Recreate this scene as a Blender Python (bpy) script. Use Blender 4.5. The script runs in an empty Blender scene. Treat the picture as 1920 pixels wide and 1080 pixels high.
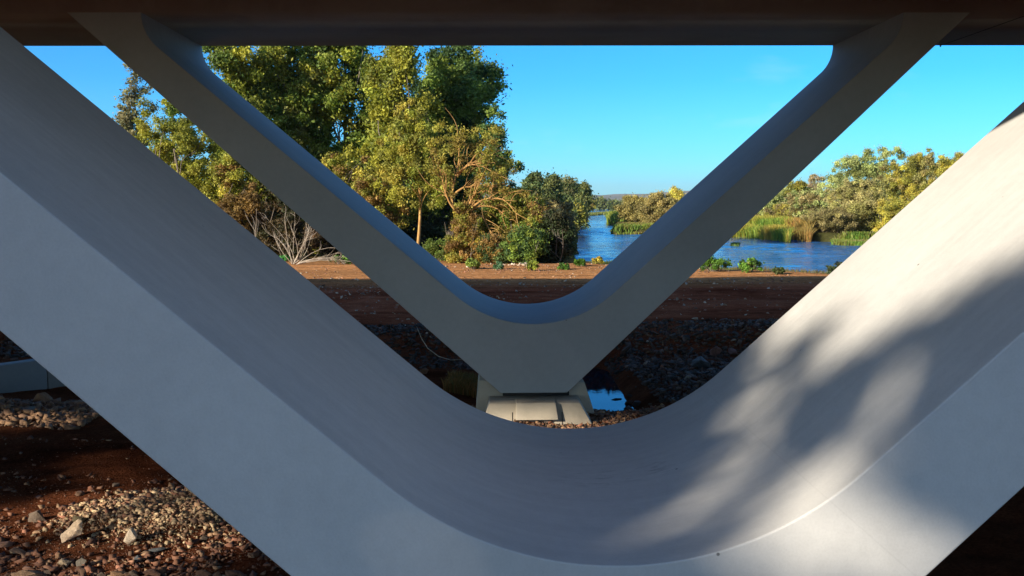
import bpy, bmesh, math, random
import numpy as np
from mathutils import Matrix, Vector
R_ = math.radians
scene = bpy.context.scene
C = scene.collection
HAZE = 6e-5
rng = np.random.default_rng(7)
random.seed(7)

# ------------------------------------------------------------------ camera
WATER = 4.6                      # the eye stands 4.6 m above the water (water level is z = 0)
TH, FPX, YAW, ROLL = 0.0837, 1865.5, -0.0205, -0.0039
cam_d = bpy.data.cameras.new('camera')
cam_d.sensor_width = 36.0
cam_d.lens = FPX / 1920 * 36
cam_d.clip_start = 0.05
cam_d.clip_end = 30000
cam = bpy.data.objects.new('camera', cam_d)
C.objects.link(cam)
cam.matrix_world = Matrix.Translation((0, 0, WATER)) @ Matrix.Rotation(YAW, 4, 'Z') @ Matrix.Rotation(math.pi/2 - TH, 4, 'X') @ Matrix.Rotation(ROLL, 4, 'Z')
scene.camera = cam

# ------------------------------------------------------------------ sun and sky
SX, SY, SZ = 1.15, 1.0, 0.52     # direction the light travels: right, away, down
SUN_EL = math.atan2(SZ, math.hypot(SX, SY))
sun_d = bpy.data.lights.new('sun', 'SUN')
sun_d.energy = 5.0
sun_d.angle = R_(0.6)
sun_d.color = (1.0, 0.89, 0.72)
sun = bpy.data.objects.new('sun', sun_d)
C.objects.link(sun)
sun.rotation_euler = Vector((SX, SY, -SZ)).to_track_quat('-Z', 'Y').to_euler()

world = bpy.data.worlds.new('World')
scene.world = world
world.use_nodes = True
wn, wl = world.node_tree.nodes, world.node_tree.links
wn.clear()
wo = wn.new('ShaderNodeOutputWorld'); bg = wn.new('ShaderNodeBackground')
sky = wn.new('ShaderNodeTexSky'); sky.sky_type = 'NISHITA'; sky.sun_disc = False
sky.sun_elevation = SUN_EL
sky.sun_rotation = math.atan2(-SX, -SY)      # towards the sun, clockwise from +Y
sky.air_density = 1.0; sky.dust_density = 0.3; sky.ozone_density = 1.5
tint = wn.new('ShaderNodeMix'); tint.data_type = 'RGBA'; tint.blend_type = 'MULTIPLY'
tint.inputs['Factor'].default_value = 1.0
# the colour cast of this sky: deep cyan low down opposite the sun, near neutral overhead and behind
tcs = wn.new('ShaderNodeTexCoord'); sps = wn.new('ShaderNodeSeparateXYZ'); wl.new(tcs.outputs['Generated'], sps.inputs[0])
er = wn.new('ShaderNodeValToRGB'); wl.new(sps.outputs['Z'], er.inputs[0])
els = er.color_ramp.elements
while len(els) < 5: els.new(0.5)
for el_, (p_, c_) in zip(els, [(0.0, (0.30, 0.98, 1.75)), (0.05, (0.19, 0.84, 1.65)), (0.12, (0.09, 0.72, 1.50)), (0.22, (0.06, 0.68, 1.42)), (0.55, (0.62, 0.86, 1.15))]):
    el_.position = p_; el_.color = (*c_, 1)
fw = wn.new('ShaderNodeMapRange'); fw.inputs['From Min'].default_value = 0.25; fw.inputs['From Max'].default_value = 0.7; fw.interpolation_type = 'SMOOTHSTEP'
wl.new(sps.outputs['Y'], fw.inputs['Value'])
tm = wn.new('ShaderNodeMix'); tm.data_type = 'RGBA'; tm.inputs['A'].default_value = (0.64, 0.85, 1.12, 1)
wl.new(fw.outputs[0], tm.inputs['Factor']); wl.new(er.outputs[0], tm.inputs['B'])
wl.new(tm.outputs['Result'], tint.inputs['B'])
wl.new(sky.outputs[0], tint.inputs['A'])
# one faint wisp of cirrus, far up the sky
geo = wn.new('ShaderNodeNewGeometry'); tc = wn.new('ShaderNodeTexCoord')
mp = wn.new('ShaderNodeMapping'); mp.inputs['Scale'].default_value = (7, 7, 22)
nz = wn.new('ShaderNodeTexNoise'); nz.inputs['Scale'].default_value = 1.4; nz.inputs['Detail'].default_value = 6
cr = wn.new('ShaderNodeValToRGB'); cr.color_ramp.elements[0].position = 0.60; cr.color_ramp.elements[1].position = 0.9
cr.color_ramp.elements[1].color = (0.30, 0.30, 0.30, 1)
wl.new(tc.outputs['Generated'], mp.inputs['Vector']); wl.new(mp.outputs[0], nz.inputs['Vector']); wl.new(nz.outputs['Fac'], cr.inputs[0])
cl = wn.new('ShaderNodeMix'); cl.data_type = 'RGBA'; cl.blend_type = 'MIX'
wl.new(cr.outputs[0], cl.inputs['Factor']); wl.new(tint.outputs['Result'], cl.inputs['A'])
cl.inputs['B'].default_value = (5.5, 7.0, 8.0, 1)
wl.new(cl.outputs['Result'], bg.inputs['Color'])
bg.inputs['Strength'].default_value = 0.088
wl.new(bg.outputs[0], wo.inputs[0])

scene.render.engine = 'CYCLES'
scene.view_settings.view_transform = 'Standard'
scene.view_settings.look = 'None'
scene.view_settings.gamma = 1.0
scene.view_settings.exposure = 0.85

# ------------------------------------------------------------------ helpers
M_cam = cam.matrix_world.copy()
def ray(px, py):
    return (M_cam.to_3x3() @ Vector(((px-960), (540-py), -FPX))).normalized()
def at_z(px, py, z=0.0):
    d = ray(px, py); return M_cam.translation + d * ((z-WATER)/d.z)
def at_y(px, py, y):
    d = ray(px, py); return M_cam.translation + d * (y/d.y)

def props(o, label=None, cat=None, group=None, kind=None):
    if label: o['label'] = label
    if cat: o['category'] = cat
    if group: o['group'] = group
    if kind: o['kind'] = kind
    return o
def empty(name, loc, label, cat, group=None, rz=0.0):
    o = bpy.data.objects.new(name, None); C.objects.link(o)
    o.empty_display_size = 0.3
    o.location = loc; o.rotation_euler = (0, 0, rz)
    return props(o, label, cat, group)
def link(name, me, parent=None, loc=None, mat=None):
    if mat is not None and not me.materials: me.materials.append(mat)
    o = bpy.data.objects.new(name, me); C.objects.link(o)
    if parent is not None: o.parent = parent
    if loc is not None: o.location = loc
    return o

class MB:
    """collects vertices and faces (numpy) for ONE mesh"""
    def __init__(s): s.v = []; s.f4 = []; s.f3 = []; s.c = []; s.n = 0
    def add(s, v, f4=None, f3=None, col=None):
        v = np.asarray(v, float).reshape(-1, 3)
        s.v.append(v)
        if f4 is not None and len(f4): s.f4.append(np.asarray(f4, np.int64).reshape(-1, 4) + s.n)
        if f3 is not None and len(f3): s.f3.append(np.asarray(f3, np.int64).reshape(-1, 3) + s.n)
        if col is not None:
            col = np.asarray(col, float)
            if col.ndim == 1: col = np.tile(col, (len(v), 1))
            s.c.append(col)
        s.n += len(v)
    def mesh(s, name, smooth=False):
        me = bpy.data.meshes.new(name)
        v = np.concatenate(s.v) if s.v else np.zeros((0, 3))
        f4 = np.concatenate(s.f4) if s.f4 else np.zeros((0, 4), np.int64)
        f3 = np.concatenate(s.f3) if s.f3 else np.zeros((0, 3), np.int64)
        me.vertices.add(len(v)); me.vertices.foreach_set('co', v.astype(np.float32).ravel())
        nl = len(f4)*4 + len(f3)*3
        me.loops.add(nl); me.loops.foreach_set('vertex_index', np.concatenate([f4.ravel(), f3.ravel()]).astype(np.int32))
        npoly = len(f4)+len(f3)
        me.polygons.add(npoly)
        st = np.concatenate([np.arange(len(f4))*4, len(f4)*4 + np.arange(len(f3))*3]).astype(np.int32)
        me.polygons.foreach_set('loop_start', st)
        if smooth: me.polygons.foreach_set('use_smooth', np.ones(npoly, bool))
        if s.c:
            a = me.color_attributes.new('tint', 'FLOAT_COLOR', 'POINT')
            c = np.concatenate(s.c); c4 = np.ones((len(c), 4), np.float32); c4[:, :3] = c
            a.data.foreach_set('color', c4.ravel())
        me.update(calc_edges=True); me.validate()
        return me
    def tube(s, pts, rad, n=6, col=None):
        pts = np.asarray(pts, float); rad = np.asarray(rad, float)
        t = np.gradient(pts, axis=0); t /= np.linalg.norm(t, axis=1)[:, None] + 1e-9
        up = np.array([0.31, 0.17, 0.93]); a = np.cross(t, up); a /= np.linalg.norm(a, axis=1)[:, None] + 1e-9
        b = np.cross(t, a)
        th = np.arange(n) * 2*math.pi/n
        ring = pts[:, None] + rad[:, None, None]*(np.cos(th)[None, :, None]*a[:, None] + np.sin(th)[None, :, None]*b[:, None])
        m = len(pts); i = np.arange(m-1)[:, None]*n; j = np.arange(n)[None]; k = (j+1) % n
        f = np.stack([i+j, i+k, i+n+k, i+n+j], -1).reshape(-1, 4)
        s.add(ring.reshape(-1, 3), f, None, col)
    def box(s, lo, hi, col=None):
        x0, y0, z0 = lo; x1, y1, z1 = hi
        v = [(x0,y0,z0),(x1,y0,z0),(x1,y1,z0),(x0,y1,z0),(x0,y0,z1),(x1,y0,z1),(x1,y1,z1),(x0,y1,z1)]
        s.add(v, [(0,3,2,1),(4,5,6,7),(0,1,5,4),(1,2,6,5),(2,3,7,6),(3,0,4,7)], None, col)

def fromhex8(v):   # eight corners -> box topology
    m = MB(); m.add(v, [(0,3,2,1),(4,5,6,7),(0,1,5,4),(1,2,6,5),(2,3,7,6),(3,0,4,7)]); return m
def bevel_mesh(me, w, ang=30, seg=2):
    bm = bmesh.new(); bm.from_mesh(me)
    bmesh.ops.recalc_face_normals(bm, faces=bm.faces)
    ed = [e for e in bm.edges if len(e.link_faces) == 2 and e.calc_face_angle() > R_(ang)]
    bmesh.ops.bevel(bm, geom=ed, offset=w, segments=seg, affect='EDGES', profile=0.5)
    bm.to_mesh(me); bm.free(); me.update()
    return me

# ------------------------------------------------------------------ materials
def newmat(name):
    m = bpy.data.materials.new(name); m.use_nodes = True
    nt = m.node_tree; nt.nodes.clear()
    out = nt.nodes.new('ShaderNodeOutputMaterial')
    return m, nt, out
def N(nt, t, **kw):
    n = nt.nodes.new(t)
    for k, v in kw.items(): n.inputs[k].default_value = v
    return n
def ramp(nt, fac, stops):
    r = nt.nodes.new('ShaderNodeValToRGB'); e = r.color_ramp.elements
    while len(e) < len(stops): e.new(0.5)
    for el, (p, c) in zip(e, stops): el.position = p; el.color = (*c, 1) if len(c) == 3 else c
    nt.links.new(fac, r.inputs[0]); return r
def mixc(nt, fac, a, b, mode='MIX'):
    m = nt.nodes.new('ShaderNodeMix'); m.data_type = 'RGBA'; m.blend_type = mode
    for s, v in (('Factor', fac), ('A', a), ('B', b)):
        if hasattr(v, 'links') or isinstance(v, bpy.types.NodeSocket): nt.links.new(v, m.inputs[s])
        else: m.inputs[s].default_value = v if s == 'Factor' or len(v) == 4 else (*v, 1)
    return m.outputs['Result']
def texc(nt, scale=(1, 1, 1), rot=(0, 0, 0), kind='Object'):
    tc = nt.nodes.new('ShaderNodeTexCoord'); mp = nt.nodes.new('ShaderNodeMapping')
    mp.inputs['Scale'].default_value = scale; mp.inputs['Rotation'].default_value = rot
    nt.links.new(tc.outputs[kind], mp.inputs['Vector']); return mp.outputs[0]
def noise(nt, vec, scale, detail=5, rough=0.55, dist=0.0):
    n = N(nt, 'ShaderNodeTexNoise', Scale=scale, Detail=detail, Roughness=rough, Distortion=dist)
    nt.links.new(vec, n.inputs['Vector']); return n.outputs['Fac']
def bump(nt, h, strength, distance):
    b = N(nt, 'ShaderNodeBump', Strength=strength, Distance=distance); nt.links.new(h, b.inputs['Height']); return b.outputs[0]

def concrete(name, base, dark, streak_rot=None, holes=True, rough=0.8, bs=0.25, seams=()):
    m, nt, out = newmat(name)
    v = texc(nt)
    n1 = noise(nt, v, 0.55, 6, 0.6, 0.4); n2 = noise(nt, v, 9.0, 5, 0.6); n3 = noise(nt, v, 60.0, 3, 0.6)
    c = ramp(nt, n1, [(0.28, dark), (0.5, base), (0.75, tuple(min(1, x*1.09) for x in base))]).outputs[0]
    c = mixc(nt, 0.22, c, ramp(nt, n2, [(0.3, (0.72, 0.72, 0.72)), (0.62, (1, 1, 1))]).outputs[0], 'MULTIPLY')
    c = mixc(nt, 0.20, c, ramp(nt, n3, [(0.3, (0.7, 0.7, 0.7)), (0.6, (1, 1, 1))]).outputs[0], 'MULTIPLY')
    if streak_rot is not None:          # board-marked strips running with the member
        sv = texc(nt, (0.30, 8, 0.30), streak_rot)
        sn = noise(nt, sv, 1.0, 5, 0.6)
        c = mixc(nt, 0.38, c, ramp(nt, sn, [(0.35, (0.80, 0.80, 0.81)), (0.65, (1, 1, 1))]).outputs[0], 'MULTIPLY')
    if holes:                            # blow holes left by the formwork
        vo = N(nt, 'ShaderNodeTexVoronoi', Scale=2.6, Randomness=1.0); nt.links.new(v, vo.inputs['Vector'])
        hm = ramp(nt, vo.outputs['Distance'], [(0.022, (1, 1, 1)), (0.034, (0, 0, 0))])
        sel = ramp(nt, noise(nt, v, 0.9, 2), [(0.50, (0, 0, 0)), (0.56, (1, 1, 1))])
        hh = mixc(nt, 1.0, hm.outputs[0], sel.outputs[0], 'MULTIPLY')
        c = mixc(nt, hh, c, (0.10, 0.10, 0.095, 1))
    if seams:                            # casting joints across the arms, and grubby scuffs by the bend
        sx_ = nt.nodes.new('ShaderNodeSeparateXYZ'); nt.links.new(v, sx_.inputs[0])
        for (nx_, nz_, off) in seams:
            d = nt.nodes.new('ShaderNodeVectorMath'); d.operation = 'DOT_PRODUCT'; nt.links.new(v, d.inputs[0]); d.inputs[1].default_value = (nx_, 0, nz_)
            s_ = nt.nodes.new('ShaderNodeMath'); s_.operation = 'SUBTRACT'; nt.links.new(d.outputs['Value'], s_.inputs[0]); s_.inputs[1].default_value = off
            a_ = nt.nodes.new('ShaderNodeMath'); a_.operation = 'ABSOLUTE'; nt.links.new(s_.outputs[0], a_.inputs[0])
            l_ = ramp(nt, a_.outputs[0], [(0.002, (0.12, 0.12, 0.12)), (0.006, (0, 0, 0))])
            c = mixc(nt, l_.outputs[0], c, (0.20, 0.195, 0.19, 1))
            side = ramp(nt, s_.outputs[0], [(0.0, (1, 1, 1)), (0.01, (0.985, 0.985, 0.986))]).outputs[0]
            c = mixc(nt, 1.0, c, side, 'MULTIPLY')
        for (cx, cy, cz, rr) in ((0.78, 2.0, -2.24, 0.42), (1.25, 2.0, -2.18, 0.36)):
            d = nt.nodes.new('ShaderNodeVectorMath'); d.operation = 'DISTANCE'; nt.links.new(v, d.inputs[0]); d.inputs[1].default_value = (cx, cy, cz)
            near_ = ramp(nt, d.outputs['Value'], [(rr*0.3, (1, 1, 1)), (rr, (0, 0, 0))]).outputs[0]
            nn_ = ramp(nt, noise(nt, texc(nt, (3, 9, 3)), 1.6, 5, 0.65, 0.6), [(0.54, (0, 0, 0)), (0.70, (.6, .6, .6))]).outputs[0]
            c = mixc(nt, mixc(nt, 1.0, near_, nn_, 'MULTIPLY'), c, (0.24, 0.235, 0.23, 1))
    p = N(nt, 'ShaderNodeBsdfPrincipled', Roughness=rough)
    nt.links.new(c, p.inputs['Base Color'])
    add = nt.nodes.new('ShaderNodeMath'); add.operation = 'ADD'
    nt.links.new(n2, add.inputs[0]); nt.links.new(n3, add.inputs[1])
    nt.links.new(bump(nt, add.outputs[0], bs, 0.004), p.inputs['Normal'])
    nt.links.new(p.outputs[0], out.inputs[0])
    return m
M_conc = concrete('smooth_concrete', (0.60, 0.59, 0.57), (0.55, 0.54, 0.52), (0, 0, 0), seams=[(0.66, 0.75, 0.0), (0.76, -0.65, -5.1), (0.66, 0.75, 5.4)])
M_conc_far = concrete('shade_tinted_concrete', (0.41, 0.43, 0.44), (0.37, 0.39, 0.40), (0, 0, 0))  # pier concrete again, darker and bluer: its shade is in the colour
M_conc2 = concrete('girder_concrete', (0.36, 0.30, 0.26), (0.28, 0.23, 0.20), (0, 0, 0))  # darkened for deck shade, warmed for ground bounce, all in the base colour
M_ped = concrete('raw_concrete', (0.47, 0.41, 0.32), (0.27, 0.23, 0.17), (R_(90), 0, 0), bs=0.6)
M_wall = concrete('weathered_concrete', (0.20, 0.20, 0.19), (0.13, 0.13, 0.12), None, bs=0.6)
M_joint, nt, out = newmat('joint_filler')
p = N(nt, 'ShaderNodeBsdfPrincipled', Roughness=0.9); p.inputs['Base Color'].default_value = (0.03, 0.028, 0.025, 1)
nt.links.new(p.outputs[0], out.inputs[0])

def leafmat(name, trans=0.35, rough=0.6):
    m, nt, out = newmat(name)
    at = nt.nodes.new('ShaderNodeAttribute'); at.attribute_name = 'tint'
    p = N(nt, 'ShaderNodeBsdfPrincipled', Roughness=rough); p.inputs['Specular IOR Level'].default_value = 0.25
    nt.links.new(at.outputs['Color'], p.inputs['Base Color'])
    t = nt.nodes.new('ShaderNodeBsdfTranslucent')
    tcx = mixc(nt, 1.0, at.outputs['Color'], (1.15, 1.1, 0.55, 1), 'MULTIPLY'); nt.links.new(tcx, t.inputs['Color'])
    mx = nt.nodes.new('ShaderNodeMixShader'); mx.inputs[0].default_value = trans
    nt.links.new(p.outputs[0], mx.inputs[1]); nt.links.new(t.outputs[0], mx.inputs[2]); nt.links.new(mx.outputs[0], out.inputs[0])
    return m
M_leaf = leafmat('leaves'); M_reed = leafmat('reed_blades', 0.3)
def barkmat(name, a, b):
    m, nt, out = newmat(name)
    v = texc(nt, (1, 1, 0.35)); n1 = noise(nt, v, 6, 5)
    p = N(nt, 'ShaderNodeBsdfPrincipled', Roughness=0.85)
    nt.links.new(ramp(nt, n1, [(0.35, a), (0.65, b)]).outputs[0], p.inputs['Base Color'])
    nt.links.new(bump(nt, n1, 0.5, 0.03), p.inputs['Normal']); nt.links.new(p.outputs[0], out.inputs[0]); return m
M_bark = barkmat('grey_bark', (0.10, 0.08, 0.06), (0.22, 0.18, 0.14))
M_orange = barkmat('lichen_bark', (0.34, 0.17, 0.05), (0.50, 0.30, 0.10))
M_dead = barkmat('bleached_wood', (0.32, 0.26, 0.19), (0.52, 0.45, 0.36))

def rockmat():
    m, nt, out = newmat('stone')
    oi = nt.nodes.new('ShaderNodeObjectInfo')
    v = texc(nt); n1 = noise(nt, v, 5, 6, 0.65, 0.5); n2 = noise(nt, v, 28, 4)
    base = nt.nodes.new('ShaderNodeAttribute'); base.attribute_type = 'OBJECT'; base.attribute_name = 'stone_colour'
    c = mixc(nt, 0.8, base.outputs['Color'], ramp(nt, n1, [(0.3, (0.62, 0.54, 0.46)), (0.7, (1.3, 1.22, 1.15))]).outputs[0], 'MULTIPLY')
    c = mixc(nt, 0.5, c, ramp(nt, n2, [(0.35, (0.6, 0.55, 0.5)), (0.6, (1, 1, 1))]).outputs[0], 'MULTIPLY')
    p = N(nt, 'ShaderNodeBsdfPrincipled', Roughness=0.9)
    nt.links.new(c, p.inputs['Base Color'])
    add = nt.nodes.new('ShaderNodeMath'); add.operation = 'ADD'; nt.links.new(n1, add.inputs[0]); nt.links.new(n2, add.inputs[1])
    nt.links.new(bump(nt, add.outputs[0], 0.7, 0.03), p.inputs['Normal'])
    nt.links.new(p.outputs[0], out.inputs[0]); return m
M_rock = rockmat()
M_gravel, nt, out = newmat('gravel_stones')
a_ = nt.nodes.new('ShaderNodeAttribute'); a_.attribute_name = 'tint'
p = N(nt, 'ShaderNodeBsdfPrincipled', Roughness=0.9)
nt.links.new(a_.outputs['Color'], p.inputs['Base Color'])
nt.links.new(bump(nt, noise(nt, texc(nt), 45, 4), 0.5, 0.01), p.inputs['Normal']); nt.links.new(p.outputs[0], out.inputs[0])

# soil: dark red-brown clay, paler and sandier out on the bank, green beyond
M_soil, nt, out = newmat('red_brown_soil')
v = texc(nt)
n1 = noise(nt, v, 0.35, 6, 0.6, 0.6); n2 = noise(nt, v, 3.0, 6, 0.65); n3 = noise(nt, v, 22.0, 5, 0.7)
track = noise(nt, texc(nt, (0.05, 0.9, 1)), 1.0, 4, 0.6)
clay = ramp(nt, n1, [(0.3, (0.105, 0.034, 0.016)), (0.5, (0.175, 0.062, 0.030)), (0.72, (0.25, 0.105, 0.055))]).outputs[0]
sand = ramp(nt, n2, [(0.3, (0.60, 0.28, 0.11)), (0.6, (0.80, 0.41, 0.17)), (0.8, (0.85, 0.52, 0.25))]).outputs[0]
sp = nt.nodes.new('ShaderNodeSeparateXYZ'); nt.links.new(v, sp.inputs[0])
def maprange(nt, val, a, b):
    m = nt.nodes.new('ShaderNodeMapRange'); m.inputs['From Min'].default_value = a; m.inputs['From Max'].default_value = b
    nt.links.new(val, m.inputs['Value']); return m.outputs[0]
plat_ = mixc(nt, 1.0, clay, (2.3, 2.0, 2.0, 1), 'MULTIPLY')
c = mixc(nt, maprange(nt, sp.outputs['Y'], 26, 33), clay, plat_)
c = mixc(nt, maprange(nt, sp.outputs['Y'], 43, 50), c, sand)
c = mixc(nt, 0.55, c, ramp(nt, track, [(0.35, (0.45, 0.43, 0.45)), (0.62, (1.25, 1.15, 1.10))]).outputs[0], 'MULTIPLY')
c = mixc(nt, 0.8, c, ramp(nt, n2, [(0.3, (0.6, 0.57, 0.55)), (0.65, (1.1, 1.1, 1.1))]).outputs[0], 'MULTIPLY')
c = mixc(nt, 0.8, c, ramp(nt, n3, [(0.35, (0.5, 0.46, 0.44)), (0.62, (1.15, 1.15, 1.15))]).outputs[0], 'MULTIPLY')
gr = ramp(nt, n2, [(0.3, (0.045, 0.05, 0.015)), (0.7, (0.13, 0.12, 0.04))]).outputs[0]
c = mixc(nt, maprange(nt, sp.outputs['Y'], 62, 72), c, gr)
p = N(nt, 'ShaderNodeBsdfPrincipled', Roughness=1.0); p.inputs['Specular IOR Level'].default_value = 0.0
nt.links.new(c, p.inputs['Base Color'])
add = nt.nodes.new('ShaderNodeMath'); add.operation = 'ADD'; nt.links.new(n2, add.inputs[0]); nt.links.new(n3, add.inputs[1])
nt.links.new(bump(nt, add.outputs[0], 1.0, 0.12), p.inputs['Normal']); nt.links.new(p.outputs[0], out.inputs[0])

def watermat(name, col, strength, sc, rough, big=2.0):
    m, nt, out = newmat(name)
    v = texc(nt, sc)
    a = noise(nt, v, 1.0, 6, 0.62, 0.8); b = noise(nt, v, 0.22, 3, 0.5)
    add = nt.nodes.new('ShaderNodeMath'); add.operation = 'MULTIPLY_ADD'; nt.links.new(b, add.inputs[0]); add.inputs[1].default_value = big; nt.links.new(a, add.inputs[2])
    p = N(nt, 'ShaderNodeBsdfPrincipled', Roughness=rough, IOR=1.333)
    p.inputs['Base Color'].default_value = (*col, 1); p.inputs['Specular IOR Level'].default_value = 0.30
    nt.links.new(bump(nt, add.outputs[0], 1.0, strength), p.inputs['Normal'])
    nt.links.new(p.outputs[0], out.inputs[0]); return m
M_river = watermat('river_water', (0.004, 0.085, 0.23), 0.10, (0.9, 2.2, 1), 0.06, 2.0)
M_pool = watermat('pool_water', (0.002, 0.008, 0.018), 0.003, (1.2, 1.2, 1), 0.01)

# ------------------------------------------------------------------ terrain
rp_px = [(1068, 498), (1077, 467), (1079, 441), (1081, 426), (1088, 411), (1101, 404), (1100, 398), (1101, 395), (1120, 391.5), (1149, 387.6),
         (1167, 387.6), (1166, 396), (1150, 404), (1140, 411), (1141, 420), (1158, 424), (1147, 434), (1154, 440), (1199, 439), (1300, 438), (1385, 441), (1470, 448), (1530, 452), (1612, 456)]
riv = [at_z(x, y, 0.0).to_2d()[:] for x, y in rp_px]
riv += [(riv[-1][0]+40, riv[-1][1]-4), (riv[-1][0]+300, riv[-1][1]-20), (riv[-1][0]+300, 30.0)]
sh = [(at_z(px, py, 0.9).x, at_z(px, py, 0.9).y) for px, py in [(1700, 520), (1560, 515), (1500, 512), (1440, 508), (1340, 506), (1240, 500), (1140, 499)]]
riv += [(60, 47.5)] + [(x, y+1.2) for x, y in sh]
riv = np.array(riv)
def river_sd(P):
    """signed distance to the river outline, negative in the water"""
    x, y = P[:, 0], P[:, 1]; d = np.full(len(P), 1e18); ins = np.zeros(len(P), bool)
    for i in range(len(riv)):
        a = riv[i]; b = riv[(i+1) % len(riv)]; e = b-a
        w = P-a; t = np.clip((w@e)/(e@e+1e-12), 0, 1); q = w - t[:, None]*e
        d = np.minimum(d, (q**2).sum(1))
        cnd = (a[1] > y) != (b[1] > y)
        with np.errstate(divide='ignore', invalid='ignore'):
            xi = (b[0]-a[0])*(y-a[1])/(b[1]-a[1]+1e-30)+a[0]
        ins ^= cnd & (x < xi)
    d = np.sqrt(d); return np.where(ins, -d, d)
def vnoise(x, y, s, seed):
    r = np.random.default_rng(seed); T = r.random((64, 64)); x = x/s; y = y/s
    xi = np.floor(x).astype(int); yi = np.floor(y).astype(int); fx = x-xi; fy = y-yi
    fx = fx*fx*(3-2*fx); fy = fy*fy*(3-2*fy)
    g = lambda i, j: T[i % 64, j % 64]
    return (g(xi, yi)*(1-fx)+g(xi+1, yi)*fx)*(1-fy) + (g(xi, yi+1)*(1-fx)+g(xi+1, yi+1)*fx)*fy - 0.5
def sst(a, b, x):
    t = np.clip((x-a)/(b-a), 0, 1); return t*t*(3-2*t)
def ground_z(x, y):
    x = np.atleast_1d(np.asarray(x, float)); y = np.atleast_1d(np.asarray(y, float))
    near = 0.60 + 0.10*vnoise(x, y, 3.1, 1) + 0.12*sst(-3, -7, x)*sst(15, 9, y)*vnoise(x, y, 1.1, 2)*2
    plat = 0.92 + 0.16*vnoise(x*.5, y, 4.0, 3) + 0.10*vnoise(x*.35, y, 1.1, 4)*sst(56, 50, y)
    e0 = 1.5*vnoise(x, y*0+3, 2.3, 5) + .8*vnoise(x, y*0+7, .9, 15)
    t = sst(27.2, 29.3, y + e0 + 0.35*vnoise(x, y, 0.8, 6))
    z = near*(1-t) + plat*t
    # ditch behind the far pier, with the pool in it
    dy = np.exp(-((y - 24.3 + 0.3*vnoise(x, y, 2, 7))/3.9)**8)
    wx = sst(-9.5, -6, x)*(1 - sst(2.5, 3.7, x))
    z = z - dy*(0.35*sst(-12, -8, x)*(1-sst(8, 11, x)))
    z = z - dy*wx*0.75*sst(0.2, 1.6, x) + dy*0.12*(1-sst(-1.5, 0.5, x))
    z = z - 0.42*np.exp(-((x-2.15)/0.75)**4 - ((y-20.6)/1.1)**4)
    z = z + 0.35*np.exp(-((x-5.6)/1.7)**2 - ((y-22.6)/2.4)**2)          # rubble heap right of the pool
    z = z + 0.45*np.exp(-((x-11.5)/2.5)**2 - ((y-24.5)/2.5)**2)
    z = z + 0.14*np.exp(-((x-0.8)/2.6)**2 - ((y-16.7)/0.7)**2)           # gravel lip before the pedestal
    z = z + 0.25*np.exp(-((x+10.2)/1.5)**2 - ((y-18.9)/1.0)**2)          # rubble before the wing wall
    z = z + 0.22*np.exp(-((x+4.1)/1.2)**2 - ((y-12.6)/0.9)**2)           # pale gravel mound
    z = z + 0.05*vnoise(x, y, 0.55, 8)*sst(34, 24, y) + 0.05*vnoise(x, y, 0.30, 9)*sst(30, 20, y) + 0.05*sst(-2, -4, x)*sst(15.5, 13.5, y)*np.abs(vnoise(x, y, 0.45, 19))*2
    back = sst(58, 75, y); z = z*(1-back) + back*(0.85 + 0.4*vnoise(x, y, 14, 10))
    z = z + sst(400, 1200, y)*0.3
    sd = river_sd(np.stack([x, y], 1)) + 0.5*vnoise(x, y, 2.5, 11) * (y < 120)
    far = sst(90, 300, y)
    w = 1.3 + 0.8*far
    bed = -1.2
    k = sst(-w, w*0.35, sd)
    z = bed*(1-k) + z*k
    return z
def axis(a, b, step, lim, g=1.10):
    xs = list(np.arange(a, b+1e-6, step)); s = step; x = a
    lo = []
    while x > -lim: s *= g; x -= s; lo.append(x)
    s = step; x = b; hi = []
    while x < lim: s *= g; x += s; hi.append(x)
    return np.array(lo[::-1] + xs + hi)
gx = axis(-13.5, 13.5, 0.11, 9000, 1.07)
ys = list(np.arange(8.5, 30, 0.11)); s = 0.11
while ys[-1] < 64: s = min(s*1.03, 0.5); ys.append(ys[-1]+s)
while ys[-1] < 12000: s *= 1.05; ys.append(ys[-1]+s)
lo = []; s = 0.11; yy = 8.5
while yy > -200: s *= 1.12; yy -= s; lo.append(yy)
gy = np.array(lo[::-1] + ys)
X, Y = np.meshgrid(gx, gy, indexing='ij')
Z = ground_z(X.ravel(), Y.ravel())
nx, ny = len(gx), len(gy)
i = np.arange(nx-1)[:, None]*ny; j = np.arange(ny-1)[None]
m = MB(); m.add(np.stack([X.ravel(), Y.ravel(), Z], 1), np.stack([i+j, i+ny+j, i+ny+j+1, i+j+1], -1).reshape(-1, 4))
ground = link('ground', m.mesh('ground', True), mat=M_soil); props(ground, kind='structure')
Zg = Z.reshape(nx, ny)
def gz(x, y):
    i = min(max(int(np.searchsorted(gx, x))-1, 0), nx-2); j = min(max(int(np.searchsorted(gy, y))-1, 0), ny-2)
    fx = (x-gx[i])/(gx[i+1]-gx[i]); fy = (y-gy[j])/(gy[j+1]-gy[j])
    return float((Zg[i, j]*(1-fx)+Zg[i+1, j]*fx)*(1-fy) + (Zg[i, j+1]*(1-fx)+Zg[i+1, j+1]*fx)*fy)

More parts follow.
